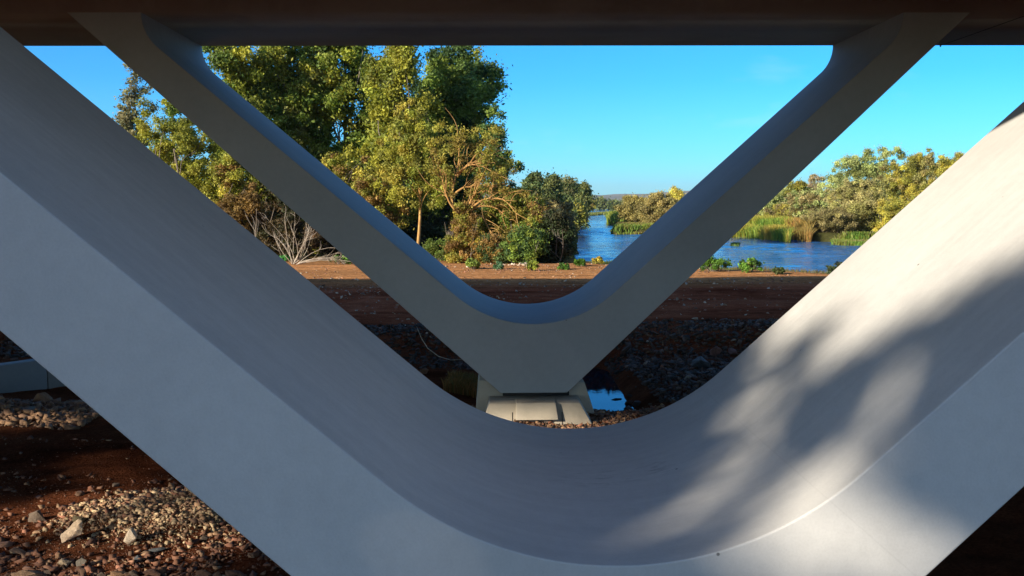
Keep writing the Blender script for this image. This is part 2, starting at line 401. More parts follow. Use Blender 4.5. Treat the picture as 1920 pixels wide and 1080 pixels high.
wx_ = axis(-2, 62, 0.36, 1500, 1.06); wy_ = list(np.arange(48, 172, 0.40)); s = 0.40
while wy_[-1] < 6000: s *= 1.03; wy_.append(wy_[-1]+s)
wy_ = np.array(wy_); WX, WY = np.meshgrid(wx_, wy_, indexing='ij'); fx_, fy_ = WX.ravel(), WY.ravel()
amp = sst(420, 170, fy_)*sst(120, 62, np.abs(fx_-0))     # the waves themselves; farther out the ripples are in the material
flow = 0.55 + 0.9*sst(-.25, .3, vnoise(fx_, fy_, 17, 61))
WZ = 1.7*amp*flow*(0.115*vnoise(fx_*0.55+fy_*0.12, fy_, 2.7, 62) + 0.065*vnoise(fx_*0.6-fy_*0.25, fy_+fx_*.1, 1.25, 63) + 0.035*vnoise(fx_+fy_*.3, fy_-fx_*.2, 0.8, 64))
nyw = len(wy_); i = np.arange(len(wx_)-1)[:, None]*nyw; j = np.arange(nyw-1)[None]
m = MB(); m.add(np.stack([fx_, fy_, WZ], 1), np.stack([i+j, i+nyw+j, i+nyw+j+1, i+j+1], -1).reshape(-1, 4))
river = link('river', m.mesh('river', True), mat=M_river); props(river, kind='structure')
m = MB(); m.add([(-10, 19.0, 0), (9, 19.0, 0), (9, 30.5, 0), (-10, 30.5, 0)], [(0, 1, 2, 3)])
pool = link('pool', m.mesh('pool'), mat=M_pool); props(pool, kind='structure')

# far hills: three overlapping ridges
M_hill, nt, out = newmat('hill_scrub')
n1 = noise(nt, texc(nt), 0.004, 6, 0.6)
p = N(nt, 'ShaderNodeBsdfPrincipled', Roughness=1.0)
nt.links.new(ramp(nt, n1, [(0.35, (0.07, 0.085, 0.04)), (0.65, (0.22, 0.17, 0.10))]).outputs[0], p.inputs['Base Color']); nt.links.new(p.outputs[0], out.inputs[0])
m = MB()
hx = np.linspace(-3500, 5000, 220); hy = np.linspace(5200, 8200, 60)
HX, HY = np.meshgrid(hx, hy, indexing='ij')
prof = 84 + 26*vnoise(hx, hx*0, 900, 21) + 26*vnoise(hx, hx*0+5, 330, 22) + 8*vnoise(hx, hx*0+9, 120, 23)
HZ = (prof[:, None]+WATER)*np.sin(np.clip((HY-5200)/3000, 0, 1)*math.pi)**0.8 + 8*vnoise(HX.ravel(), HY.ravel(), 300, 24).reshape(HX.shape)
i = np.arange(219)[:, None]*60; j = np.arange(59)[None]
m.add(np.stack([HX.ravel(), HY.ravel(), HZ.ravel()], 1), np.stack([i+j, i+60+j, i+60+j+1, i+j+1], -1).reshape(-1, 4))
hills = link('hills', m.mesh('hills', True), mat=M_hill); props(hills, kind='structure')

# ------------------------------------------------------------------ bridge
SOFF = WATER + 3.505
W = 3.819
YN, YF = 6.0, 18.577
sL, cL, sR, cR = -0.8489, -2.268, 0.8987, -3.725
oL, dL, oR, dR = -0.9006, -3.410, 0.9462, -4.894
ZB = -2.240
def v_profile():
    """closed outline (x, z rel. to the eye) of the V, inner edge first, left to right"""
    aL, aR = math.atan(sL), math.atan(sR)
    # inner arc tangent to both limbs with its lowest point at ZB: the centre lies on both offset lines
    # z = s x + c + r*sqrt(1+s^2);  centre z = ZB + r
    hL, hR = math.hypot(1, sL), math.hypot(1, sR)
    # unknown xc, r : sL*xc + cL + r*hL = ZB + r ; sR*xc + cR + r*hR = ZB + r
    A = np.array([[sL, hL-1], [sR, hR-1]]); b = np.array([ZB-cL, ZB-cR]); xc, r = np.linalg.solve(A, b)
    zc = ZB + r
    arc = [(xc + r*math.sin(t), zc - r*math.cos(t)) for t in np.linspace(aL, aR, 56)]
    top = 3.505
    def fillet(xv, s, c, sign):
        # curve from the limb line into a vertical tangent at the soffit
        R = 0.82; h = math.hypot(1, s)
        xc_ = xv - sign*R       # centre is toward the middle of the V
        # centre distance to the line = R
        zc_ = s*xc_ + c + R*h
        a0 = 0.0; a1 = math.atan2(-1.0, sign*s*1.0)   # normal direction of the limb line
        n = (s/h, -1/h)         # points below the line
        a_n = math.atan2(n[1], n[0]); a_v = 0.0 if sign > 0 else (math.pi if a_n > 0 else -math.pi)
        pts = [(xc_ + R*math.cos(a), zc_ + R*math.sin(a)) for a in np.linspace(a_v, a_n, 14)]
        return [(xv, top)] + pts
    left = fillet(-6.345, sL, cL, -1); right = fillet(7.63, sR, cR, 1)
    inner = left + arc + right[::-1]
    zb = -3.553
    TL, BL, BR, TR = ((top-dL)/oL, top), ((zb-dL)/oL, zb), ((zb-dR)/oR, zb), ((top-dR)/oR, top)
    lerp = lambda p, q, t: (p[0]+(q[0]-p[0])*t, p[1]+(q[1]-p[1])*t)
    nl = len(left)
    outer = [lerp(TL, BL, 0.22*k/nl) for k in range(nl)]
    outer += [lerp(BL, BR, k/(len(arc)-1)) for k in range(len(arc))]
    outer += [lerp(TR, BR, 0.22*k/nl) for k in range(nl)][::-1]
    return inner, outer
def make_pier(y0, label, mat):
    inner, outer = v_profile(); n = len(inner)
    bm = bmesh.new()
    ia = [bm.verts.new((x, 0, z)) for x, z in inner]; ib = [bm.verts.new((x, W, z)) for x, z in inner]
    oa = [bm.verts.new((x, 0, z)) for x, z in outer]; ob = [bm.verts.new((x, W, z)) for x, z in outer]
    for k in range(n-1):
        bm.faces.new((ia[k], ia[k+1], oa[k+1], oa[k])); bm.faces.new((ib[k+1], ib[k], ob[k], ob[k+1]))
        bm.faces.new((ia[k+1], ia[k], ib[k], ib[k+1])); bm.faces.new((oa[k], oa[k+1], ob[k+1], ob[k]))
    bmesh.ops.recalc_face_normals(bm, faces=bm.faces)
    ed = [e for e in bm.edges if len(e.link_faces) == 2 and e.calc_face_angle() > R_(45)]
    bmesh.ops.bevel(bm, geom=ed, offset=0.011, segments=2, affect='EDGES', profile=0.5)
    me = bpy.data.meshes.new('v_pier'); bm.to_mesh(me); bm.free()
    me.polygons.foreach_set('use_smooth', np.ones(len(me.polygons), bool)); me.set_sharp_from_angle(angle=R_(20))
    o = link('v_pier', me, loc=(0, y0, WATER), mat=mat)
    props(o, label, 'bridge pier', 'V shaped bridge piers'); return o
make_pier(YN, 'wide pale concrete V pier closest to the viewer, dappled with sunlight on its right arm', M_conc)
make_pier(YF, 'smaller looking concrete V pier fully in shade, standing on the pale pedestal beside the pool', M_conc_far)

bridge = empty('bridge_deck', (0, YF, SOFF), 'dark shaded concrete bridge deck running across the top above both V piers', 'bridge deck')
def child(name, m, mat, parent, bev=0.0, smooth=False):
    me = m.mesh(name, smooth)
    if bev: bevel_mesh(me, bev)
    o = link(name, me, mat=mat); o.parent = parent
    o.matrix_parent_inverse = Matrix.Translation(parent.location).inverted() if parent.rotation_euler.z == 0 else (Matrix.Translation(parent.location) @ Matrix.Rotation(parent.rotation_euler.z, 4, 'Z')).inverted()
    return o
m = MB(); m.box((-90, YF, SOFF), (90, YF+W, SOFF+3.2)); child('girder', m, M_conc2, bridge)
m = MB(); m.box((-90, 4.4, SOFF), (90, YN+W, SOFF+3.2)); child('girder', m, M_conc2, bridge)  # front lip is unseen, added to set where its shadow edge falls
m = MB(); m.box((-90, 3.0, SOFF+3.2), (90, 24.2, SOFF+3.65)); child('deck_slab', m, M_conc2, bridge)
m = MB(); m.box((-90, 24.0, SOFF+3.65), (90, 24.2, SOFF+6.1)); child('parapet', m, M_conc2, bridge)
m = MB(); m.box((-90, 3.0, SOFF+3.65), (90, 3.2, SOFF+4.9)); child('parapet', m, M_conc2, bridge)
for sx in (10.05,):
    m = MB(); m.box((sx, YF+0.06, SOFF-0.006), (sx+0.022, YF+W+0.004, SOFF-0.0005)); m.box((sx, YF+W+0.0005, SOFF-0.03), (sx+0.022, YF+W+0.03, SOFF+0.5))
    child('joint_seam', m, M_joint, bridge)

# pedestal under each pier
def make_pedestal(y0, label):
    e = empty('pier_pedestal', (0.80, y0, 0.2), label, 'pedestal', 'concrete pedestals under the piers')
    zt = WATER - 3.60
    # cheek block behind the front face, hugging the foot of the V
    m = fromhex8([(-0.46, y0+0.10, -0.8), (2.42, y0+0.10, -0.8), (2.42, y0+W+0.5, -0.8), (-0.46, y0+W+0.5, -0.8),
                  (-0.26, y0+0.16, WATER-3.33), (1.76, y0+0.16, WATER-3.38), (1.76, y0+W+0.2, WATER-3.38), (-0.26, y0+W+0.2, WATER-3.33)])
    child('cradle', m, M_ped, e, 0.02)
    m = fromhex8([(-0.72, y0-1.35, -0.6), (2.50, y0-1.35, -0.6), (2.36, y0+0.09, -0.6), (-0.44, y0+0.09, -0.6),
                  (-0.06, y0-0.50, zt-0.05), (1.62, y0-0.50, zt-0.05), (1.62, y0+0.09, zt-0.02), (-0.06, y0+0.09, zt-0.02)])
    child('sloping_base', m, M_ped, e, 0.015)
    # central jacking block standing proud of the slope
    m = fromhex8([(0.42, y0-0.80, 0.70), (1.20, y0-0.80, 0.70), (1.20, y0-0.1, 0.70), (0.42, y0-0.1, 0.70),
                  (0.44, y0-0.62, zt-0.02), (1.16, y0-0.62, zt-0.02), (1.16, y0-0.1, zt-0.02), (0.44, y0-0.1, zt-0.02)])
    child('jacking_block', m, M_ped, e, 0.012)
    m = MB(); m.box((0.20, y0+0.06, zt-0.015), (1.46, y0+0.5, zt+0.045)); child('bearing_pad', m, M_joint, e)
    # formwork joints on the sloping face
    for xj in (0.36, 1.27):
        m = MB()
        f = lambda x, z: y0-1.35 + (z+0.6)/(zt-0.05+0.6)*0.85
        z0, z1 = 0.3, 0.80
        m.add([(xj, f(xj, z0)-0.004, z0), (xj+0.018, f(xj, z0)-0.004, z0), (xj+0.018, f(xj, z1)-0.004, z1), (xj, f(xj, z1)-0.004, z1),
               (xj, f(xj, z0)+0.01, z0), (xj+0.018, f(xj, z0)+0.01, z0), (xj+0.018, f(xj, z1)+0.01, z1), (xj, f(xj, z1)+0.01, z1)],
              [(0,1,2,3),(4,7,6,5),(0,4,5,1),(3,2,6,7),(0,3,7,4),(1,5,6,2)])
        child('joint_line', m, M_joint, e)
    return e
make_pedestal(YF, 'sunlit pale concrete pedestal under the far V pier, beside the blue pool')

# wing wall at the left
wp = at_z(118, 723, 0.55); wq = at_z(-160, 768, 0.55)
L = (wp-wq).length; wa = math.atan2(wp.y-wq.y, wp.x-wq.x)
wall = empty('retaining_wall', (wq.x, wq.y, 0.4), 'low grey concrete retaining wall behind the rubble at the left edge', 'retaining wall', None, wa)
def local_child(name, m, mat, parent, bev=0.0):
    me = m.mesh(name)
    if bev: bevel_mesh(me, bev)
    return link(name, me, parent=parent, mat=mat)
jx = L*0.885
m = MB(); m.box((-3, 0, -0.6), (jx, 0.35, 0.80)); local_child('wall_panel', m, M_wall, wall, 0.012)
m = MB(); m.box((jx+0.025, 0, -0.6), (L+1.2, 0.35, 0.80)); local_child('wall_panel', m, M_wall, wall, 0.012)

# ------------------------------------------------------------------ stones
def hull_rock(seed, n=22, squash=(1, 0.8, 0.62), rough=0.0):
    r = np.random.default_rng(seed)
    p = r.normal(size=(n, 3)); p /= np.linalg.norm(p, axis=1)[:, None]; p *= (0.82+0.25*r.random((n, 1)))
    p *= np.array(squash)
    bm = bmesh.new()
    for q in p: bm.verts.new(q)
    g = bmesh.ops.convex_hull(bm, input=bm.verts)
    for vv in [v for v in bm.verts if not v.link_faces]: bm.verts.remove(vv)
    bmesh.ops.dissolve_limit(bm, angle_limit=R_(14), verts=bm.verts, edges=bm.edges)
    bmesh.ops.bevel(bm, geom=list(bm.edges), offset=0.03, segments=1, affect='EDGES', profile=0.6)
    bmesh.ops.triangulate(bm, faces=bm.faces)
    if rough:
        bmesh.ops.subdivide_edges(bm, edges=bm.edges, cuts=2, use_grid_fill=True)
        co = np.array([v.co[:] for v in bm.verts])
        d = vnoise(co[:, 0]+co[:, 2]*1.7+9, co[:, 1]+co[:, 2]*.6+9, 0.42, seed+50)*0.12 + vnoise(co[:, 0]+co[:, 2]*1.1+9, co[:, 1]-co[:, 2]+9, 0.14, seed+51)*0.055
        for v_, dd in zip(bm.verts, d): v_.co += v_.co.normalized()*dd*rough
    me = bpy.data.meshes.new('rock'); bm.to_mesh(me); bm.free()
    me.polygons.foreach_set('use_smooth', np.ones(len(me.polygons), bool)); me.set_sharp_from_angle(angle=R_(28))
    me.materials.append(M_rock)
    return me
ROCKS = [hull_rock(100+k, 12+2*(k % 4), (1, 0.72+0.05*(k % 5), 0.5+0.05*(k % 6)), 1.0) for k in range(12)]
def rock(x, y, size, label, cat='boulder', group=None, k=0, rz=0.0, tilt=(0, 0), col=(0.3, 0.24, 0.19), sink=0.3, name='boulder', z=None, sc=(1, 1, 1)):
    o = bpy.data.objects.new(name, ROCKS[k % 12]); C.objects.link(o)
    zz = gz(x, y) if z is None else z
    o.location = (x, y, zz + size*0.5*(0.62-sink)*sc[2]); o.rotation_euler = (tilt[0], tilt[1], rz); o.scale = tuple(size*0.5*q for q in sc)
    o['stone_colour'] = (*col, 1.0)
    return props(o, label, cat, group)
PALE = (0.50, 0.40, 0.29); TAN = (0.34, 0.20, 0.11); RED = (0.30, 0.13, 0.075); GREY = (0.19, 0.145, 0.11); BLUE = (0.13, 0.15, 0.17); BRN = (0.20, 0.115, 0.07)
def prock(px, py, pxsize, label, k, col, rz=0.0, sc=(1, 1, 1), tilt=(0, 0), sink=0.3, zg=None, cat='boulder'):
    # stand the stone where the sight line meets the ground
    z = 0.6
    for _ in range(12):
        P = at_z(px, py, z); z = 0.5*z + 0.5*gz(P.x, P.y)
    d = P.y
    return rock(P.x, P.y, pxsize/FPX*d*1.2, label, cat, None, k, rz, tilt, col, sink, 'boulder', zg, sc)
prock(140, 1012, 50, 'large pale angular boulder on the left gravel, tilted with a bright top', 0, (0.78, 0.62, 0.45), 0.6, (1.1, .8, 1.15), (0.1, -0.45), 0.12)
prock(246, 1018, 31, 'white chunky boulder on the pale gravel mound throwing a dark shadow to its right', 3, (0.92, 0.78, 0.60), 1.2, (.9, .8, 1.35), (0.2, 0.2), 0.1)
prock(72, 976, 36, 'grey blocky boulder above and left of the large pale boulder', 5, GREY, 0.2, (1.1, .8, .85))
prock(146, 980, 27, 'brown olive boulder just above the large pale boulder', 7, (0.22, 0.18, 0.10), 0.9)
prock(10, 1024, 26, 'reddish slab of stone at the left edge of the frame', 2, (0.34, 0.20, 0.14), 0.4, (1, .8, .7))
prock(30, 1040, 38, 'flat pinkish slab near the lower left corner, below the reddish slab', 4, (0.36, 0.24, 0.17), 0.1, (1.1, .8, .6), (0, 0.3))
prock(110, 1045, 20, 'small rounded tan boulder below the large pale boulder', 6, TAN, 1.7)
prock(120, 1060, 26, 'tan faceted boulder near the bottom edge, left of the round grey one', 8, (0.6, 0.48, 0.33), 2.2)
prock(153, 1062, 23, 'upright round grey boulder near the bottom edge', 9, (0.33, 0.30, 0.25), 0.5, (.9, .9, 1.2), (0, 0), 0.2)
prock(295, 1035, 28, 'blue grey boulder right of the white chunky boulder', 1, BLUE, 0.3, (1.1, .9, .6))
prock(258, 1052, 18, 'small dark blue grey boulder under the white chunky boulder', 10, BLUE, 1.3)
prock(55, 1086, 54, 'broad orange tan slab cut by the bottom edge of the frame', 11, (0.40, 0.26, 0.16), 0.2, (1.2, .9, .6))
prock(150, 928, 17, 'small dark boulder at the upper edge of the left gravel', 2, BRN, 0.8)
prock(172, 921, 17, 'small reddish boulder beside the small dark one on the upper gravel', 5, RED, 0.1)
prock(217, 912, 14, 'lone grey boulder on the bare soil above the gravel mound', 8, GREY, 0.5)
prock(382, 1012, 17, 'dark boulder at the right end of the left gravel beside the pier', 6, GREY, 0.5)
prock(78, 758, 40, 'big brown boulder on the rubble in front of the retaining wall', 3, TAN, 0.7, (1, .8, .95), (0.2, 0.1))
prock(40, 762, 30, 'low brown boulder left of the big one in front of the retaining wall', 7, BRN, 0.2, (1.3, .8, .7))
prock(1312, 693, 40, 'blue grey pointed boulder on the dark rubble right of the pool', 4, BLUE, 0.4, (1, .8, 1.0), (0, 0.35), 0.2)
prock(1342, 668, 27, 'reddish rounded boulder behind the blue grey pointed one', 9, (0.24, 0.13, 0.11), 0.1, (.9, .8, 1.3))
prock(1374, 664, 24, 'second reddish boulder, right of the first at the pier edge', 0, (0.24, 0.14, 0.12), 2.1, (1, .9, 1.1))
prock(1213, 684, 15, 'small whitish boulder high on the black bank behind the pool', 6, PALE, 0.2)
prock(1241, 694, 15, 'small red boulder right of the whitish one on the black bank', 10, RED, 1.2, (.8, .8, 1.2))
prock(1291, 712, 16, 'pale rounded boulder on the rubble between pool and pier arm', 11, (0.36, 0.32, 0.27), 0.6)
prock(1196, 760, 20, 'dark boulder at the right corner of the pool', 2, (0.09, 0.075, 0.065), 0.3, (1, .9, 1))
prock(1178, 771, 22, 'black boulder at the near right edge of the pool', 8, (0.07, 0.06, 0.055), 1.3)
prock(1063, 786, 14, 'small grey boulder leaning on the foot of the pedestal', 3, (0.24, 0.2, 0.17), 0.3, (1, .9, 1.1))
prock(1085, 786, 15, 'small green grey boulder at the right foot of the pedestal', 5, (0.14, 0.16, 0.14), 1.1, (.9, .9, 1.25))
prock(852, 710, 22, 'dull red boulder on the black bank left of the pedestal', 1, RED, 0.6)
prock(796, 700, 19, 'dark tan boulder on the black bank far left of the pedestal', 9, BRN, 0.2)
P = at_z(1156, 749, 0.0)
rock(P.x, P.y, 0.27, 'flat wet stone breaking the surface of the pool', 'boulder', None, 6, 0.2, (0, 0), (0.07, 0.07, 0.06), 0.3, 'boulder', -0.05, (1.4, .7, .8))

# loose stones: individual small ones where they show largest
def scatter(n, region, smin, smax, label, group, cols, seed):
    r = np.random.default_rng(seed); k = 0
    for _ in range(n*20):
        if k >= n: break
        px, py = r.uniform(region[0], region[2]), r.uniform(region[1], region[3])
        z = 0.6
        for _i in range(6):
            P = at_z(px, py, z); z = gz(P.x, P.y)
        if not region[4](px, py) or z < -0.05: continue
        s = smin + (smax-smin)*r.random()**3
        cc = cols[int(r.integers(len(cols)))]; lum = sum(cc)/3
        word = 'pale' if lum > .36 else 'tan' if lum > .2 else 'rust red' if cc[0] > 2.1*cc[1] else 'grey' if cc[0] < 1.45*cc[2] else 'brown'
        size = 'large' if s > smin+(smax-smin)*.4 else 'mid sized' if s > smin+(smax-smin)*.12 else 'little'
        fx = (px-region[0])/(region[2]-region[0]); part = 'left' if fx < .33 else 'middle' if fx < .66 else 'right'
        o = rock(P.x, P.y, s, '%s %s %s, %s part' % (size, word, label, part), 'stone', group, int(r.integers(12)), r.uniform(0, 6.28), (r.uniform(-.4, .4), r.uniform(-.4, .4)),
                 tuple(np.array(cc)*r.uniform(.75, 1.2)), 0.25, 'stone', None, (1, r.uniform(.6, 1), r.uniform(.6, 1)))
        k += 1
leftg = lambda x, y: y > 895 and y > 1080 - (1080-x*0)*0 and (x < (y-630)/0.822 - 10)
scatter(110, (-10, 905, 470, 1085, leftg), 0.06, 0.24, 'angular stone in the lower left gravel', 'loose stones in the lower left gravel', [TAN, (.26,.14,.09), RED, BRN, BRN, GREY, PALE], 1)
scatter(38, (-10, 757, 105, 785, lambda x, y: True), 0.08, 0.24, 'stone in the rubble before the retaining wall', 'rubble stones before the retaining wall', [PALE, TAN, TAN, BRN], 2)
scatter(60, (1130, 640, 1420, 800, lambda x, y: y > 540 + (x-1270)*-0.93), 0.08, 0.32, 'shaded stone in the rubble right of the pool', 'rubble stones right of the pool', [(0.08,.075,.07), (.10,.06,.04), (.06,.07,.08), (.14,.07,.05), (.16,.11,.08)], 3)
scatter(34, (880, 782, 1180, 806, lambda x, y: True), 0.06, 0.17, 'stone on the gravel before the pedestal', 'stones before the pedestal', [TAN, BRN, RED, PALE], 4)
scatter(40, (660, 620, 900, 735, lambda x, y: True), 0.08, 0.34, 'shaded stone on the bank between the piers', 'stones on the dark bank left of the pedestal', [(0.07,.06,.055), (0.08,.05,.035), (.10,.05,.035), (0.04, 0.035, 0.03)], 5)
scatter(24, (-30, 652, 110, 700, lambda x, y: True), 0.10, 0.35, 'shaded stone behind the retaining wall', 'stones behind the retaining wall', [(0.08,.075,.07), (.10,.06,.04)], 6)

# gravel: beyond counting, one object per patch of ground
def gravel(name, n, xr, yr, smin, smax, cols, seed, dens=None, pw=3):
    r = np.random.default_rng(seed)
    x = r.uniform(*xr, n); y = r.uniform(*yr, n)
    if dens is not None:
        k = r.random(n) < dens(x, y); x, y = x[k], y[k]
    n = len(x); z = ground_z(x, y); k = z > 0.0; x, y, z = x[k], y[k], z[k]; n = len(x)
    # eight cornered chips
    base = np.array([(-1,-1,-1),(1,-1,-1),(1,1,-1),(-1,1,-1),(-1,-1,1),(1,-1,1),(1,1,1),(-1,1,1)])*0.55
    v = base[None]*(1+0.62*r.normal(size=(n, 8, 3)).clip(-1.3, 1.3))
    v *= np.stack([r.uniform(.7, 1.2, n), r.uniform(.6, 1, n), r.uniform(.4, .8, n)], 1)[:, None]
    a = r.uniform(0, 6.28, n); ca, sa = np.cos(a), np.sin(a)
    vx = v[..., 0]*ca[:, None]-v[..., 1]*sa[:, None]; vy = v[..., 0]*sa[:, None]+v[..., 1]*ca[:, None]; vz = v[..., 2] + 0.35*v[..., 0]*r.normal(size=(n, 1))
    s = (smin + (smax-smin)*r.random(n)**pw)[:, None]
    V = np.stack([vx*s+x[:, None], vy*s+y[:, None], vz*s+z[:, None]+0.06*s], -1).reshape(-1, 3)
    q = np.array([(0,3,2,1),(4,5,6,7),(0,1,5,4),(1,2,6,5),(2,3,7,6),(3,0,4,7)])
    F = (q[None]+8*np.arange(n)[:, None, None]).reshape(-1, 4)
    ci = np.array(cols)[r.integers(len(cols), size=n)]*r.uniform(.6, 1.25, (n, 1))
    m = MB(); m.add(V, F, None, np.repeat(ci, 8, 0))
    o = link(name, m.mesh(name), mat=M_gravel); props(o, kind='stuff'); return o
g1 = gravel('gravel', 60000, (-9.5, -1.0), (8.6, 17), 0.010, 0.085, [(.17,.075,.04), (.20,.09,.05), TAN, RED, BRN, (.14,.06,.035), (.24,.12,.07), (.16,.07,.04)], 11,
            lambda x, y: (0.10+0.9*sst(14.2, 12.8, y + 0.8*vnoise(x, y, 1.5, 31))) * (0.2+0.8*sst(-.15, .25, vnoise(x, y, 0.9, 32))), 9)
props(g1, 'coarse red brown gravel spread over the lower left ground', 'gravel')
g1b = gravel('gravel', 46000, (-5.6, -2.7), (11.4, 13.7), 0.008, 0.060, [(0.42, 0.30, 0.17), (0.50, 0.36, 0.21), TAN, BRN], 12,
             lambda x, y: np.exp(-((x+4.1)/0.95)**2 - ((y-12.6)/0.7)**2), 6)
props(g1b, 'mound of pale yellow gravel behind the white chunky boulder', 'gravel')
g2 = gravel('gravel', 16000, (-2.2, 6.5), (15.9, 19.5), 0.015, 0.07, [TAN, BRN, RED, BRN], 13)
props(g2, 'brown gravel lip in front of the pedestal and pool', 'gravel')
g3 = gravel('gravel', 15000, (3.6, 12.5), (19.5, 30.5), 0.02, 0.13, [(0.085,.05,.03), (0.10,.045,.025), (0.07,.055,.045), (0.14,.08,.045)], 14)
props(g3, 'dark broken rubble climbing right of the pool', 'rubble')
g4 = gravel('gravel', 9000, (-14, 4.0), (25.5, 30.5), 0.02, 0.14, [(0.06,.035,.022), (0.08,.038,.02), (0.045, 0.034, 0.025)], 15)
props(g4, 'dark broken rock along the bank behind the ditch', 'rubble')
g5 = gravel('gravel', 9000, (-12.5, -7.5), (17.8, 20.4), 0.02, 0.13, [TAN, TAN, BRN, BRN], 16, lambda x, y: np.exp(-((y-18.9)/0.9)**2))
props(g5, 'tan rubble heaped before the retaining wall at the left edge', 'rubble')
g6 = gravel('gravel', 12000, (-18, 20), (28, 60), 0.015, 0.10, [TAN, BRN, PALE, RED], 17, lambda x, y: 0.25+0.75*sst(.05, .3, vnoise(x, y, 2.5, 33)+0.25*np.exp(-((y-46)/3)**2)))
props(g6, 'scattered small stones over the dark dirt track behind the piers', 'gravel')
r = np.random.default_rng(88); n = 2600
g7 = gravel('bank_stones', 5200, (-19, 8), (55, 63.5), 0.03, 0.20, [PALE, PALE, TAN, (0.6, .5, .38)], 18, lambda x, y: np.exp(-((y-(59.6+.6*vnoise(x, y*0, 3, 41)))/0.7)**2)*sst(-.1, .2, vnoise(x, y, 1.6, 42)+.12), 4)
props(g7, 'broken line of pale stones along the top edge of the sunlit bank', 'stones')
# ------------------------------------------------------------------ vegetation
LEAF_N = 0
def leaves(m, centres, radii, per, size, cols, r, flat=1.0, up=0.0, aspect=0.5, cvar=0.22, shape=None):
    """a cloud of small leaf sprays round every clump centre"""
    nc = len(centres); n = nc*per
    d = r.normal(size=(n, 3)); d /= np.linalg.norm(d, axis=1)[:, None]
    rad = np.where(r.random(n) < .45, r.random(n)**0.45, np.abs(r.normal(size=n))*.75)
    ci = np.repeat(np.arange(nc), per)
    off = d*rad[:, None]*radii[ci][:, None]*np.array([1, 1, flat])
    c = centres[ci] + off
    # spray normals follow the clump surface loosely, so each clump has a light and a dark side
    nn = d*.7 + 0.9*r.normal(size=(n, 3)); nn /= np.linalg.norm(nn, axis=1)[:, None]
    t = r.normal(size=(n, 3)); t[:, 2] += up; t -= (t*nn).sum(1)[:, None]*nn; t /= np.linalg.norm(t, axis=1)[:, None]+1e-9
    b = np.cross(nn, t)
    s = (size*(0.6+0.8*r.random(n)))[:, None]
    v = np.stack([c - t*s, c + b*s*aspect, c + t*s, c - b*s*aspect], 1).reshape(-1, 3)
    base = 1.5*cols[r.integers(len(cols), size=nc)][ci]*np.exp(cvar*r.normal(size=nc))[ci][:, None]*np.exp(0.22*r.normal(size=n))[:, None]
    m.add(v, np.arange(n*4).reshape(-1, 4), None, np.repeat(base.clip(0.004, 0.8), 4, 0))
def bend(a, b, r, k=0.12, n=6, sag=0.0):
    a = np.asarray(a, float); b = np.asarray(b, float); L = np.linalg.norm(b-a)
    t = np.linspace(0, 1, n)[:, None]
    p = a+(b-a)*t + np.sin(t*math.pi)*r.normal(size=3)*L*k*0.5
    p[:, 2] += np.sin(t[:, 0]*math.pi)*sag*L
    return p
G1 = [(.110, .160, .028), (.150, .190, .032), (.080, .125, .028)]        # poplar green
G2 = [(.165, .185, .026), (.230, .225, .030), (.125, .145, .026)]        # yellow green
G3 = [(.042, .078, .028), (.058, .098, .030)]                            # dark green
OL = [(.205, .200, .036), (.160, .160, .032), (.270, .230, .042)]        # olive
BR = [(.200, .125, .038), (.150, .092, .032), (.240, .155, .045)]        # brown
PB = [(.270, .220, .100), (.225, .180, .080), (.180, .150, .060)]        # pale twiggy
GR = [(.26, .30, .11), (.31, .34, .13), (.21, .25, .09)]        # grey green willow
YL = [(.370, .320, .050), (.440, .360, .070), (.280, .260, .050)]        # yellow willow
GRN = [(.060, .170, .020), (.090, .210, .030), (.045, .120, .020)]       # fresh green
def plant(name, label, cat, group, base, lobes, cols, leaf=0.13, per=260, clump=0.75, trunk=0.16, bark=None, seed=0,
          limbs=10, up=0.0, aspect=0.5, twigs=0, twig_len=0.5, flat=0.8, stems=1, lean=(0, 0), shell=0.5, tw_col=(0.16, 0.12, 0.08)):
    """lobes: (dx, dy, dz, rx, ry, rz, clumps) relative to the base"""
    r = np.random.default_rng(seed+900)
    e = empty(name, base, label, cat, group)
    cen = []; rd = []
    for (dx, dy, dz, rx, ry, rz, nc) in lobes:
        d = r.normal(size=(nc, 3)); d /= np.linalg.norm(d, axis=1)[:, None]
        q = d*(shell+(1-shell)*r.random(nc))[:, None]*np.array([rx, ry, rz])
        cen.append(q+np.array([dx, dy, dz])); rd.append(np.full(nc, clump)*r.uniform(.6, 1.25, nc))
    cen = np.concatenate(cen); rd = np.concatenate(rd); cen[:, 2] = np.maximum(cen[:, 2], 0.12)
    m = MB(); leaves(m, cen, rd, per, leaf, np.array(cols), r, flat, up, aspect)
    link('crown', m.mesh('crown'), parent=e, mat=M_leaf)
    w = MB()
    top = cen[:, 2].max()
    for s in range(stems):
        ox, oy = (r.normal(size=2)*0.35*(stems > 1))
        f = 0.82 if stems == 1 else 0.7
        tp = bend((ox, oy, -0.3), (lean[0]+ox*3, lean[1]+oy*3, top*f), r, 0.06, 9)
        w.tube(tp, np.linspace(trunk, trunk*0.22, 9), 7)
        for k in range(limbs):
            c = cen[r.integers(len(cen))]
            i = int(np.clip((c[2]*0.62/(top*f))*8, 1, 7))
            w.tube(bend(tp[i], c, r, 0.16, 6, 0.04), np.linspace(trunk*0.42*(1-i*0.07), 0.012, 6), 5)
    if twigs:
        for k in range(twigs):
            c = cen[r.integers(len(cen))]; dd = r.normal(size=3); dd[2] = abs(dd[2])+0.6; dd /= np.linalg.norm(dd)
            w.tube(bend(c-dd*twig_len*0.3, c+dd*twig_len*r.uniform(.6, 1.3), r, 0.2, 4), [0.014, 0.011, 0.008, 0.003], 3)
    link('trunk' if stems == 1 else 'stems', w.mesh('trunk', True), parent=e, mat=bark or M_bark)
    return e
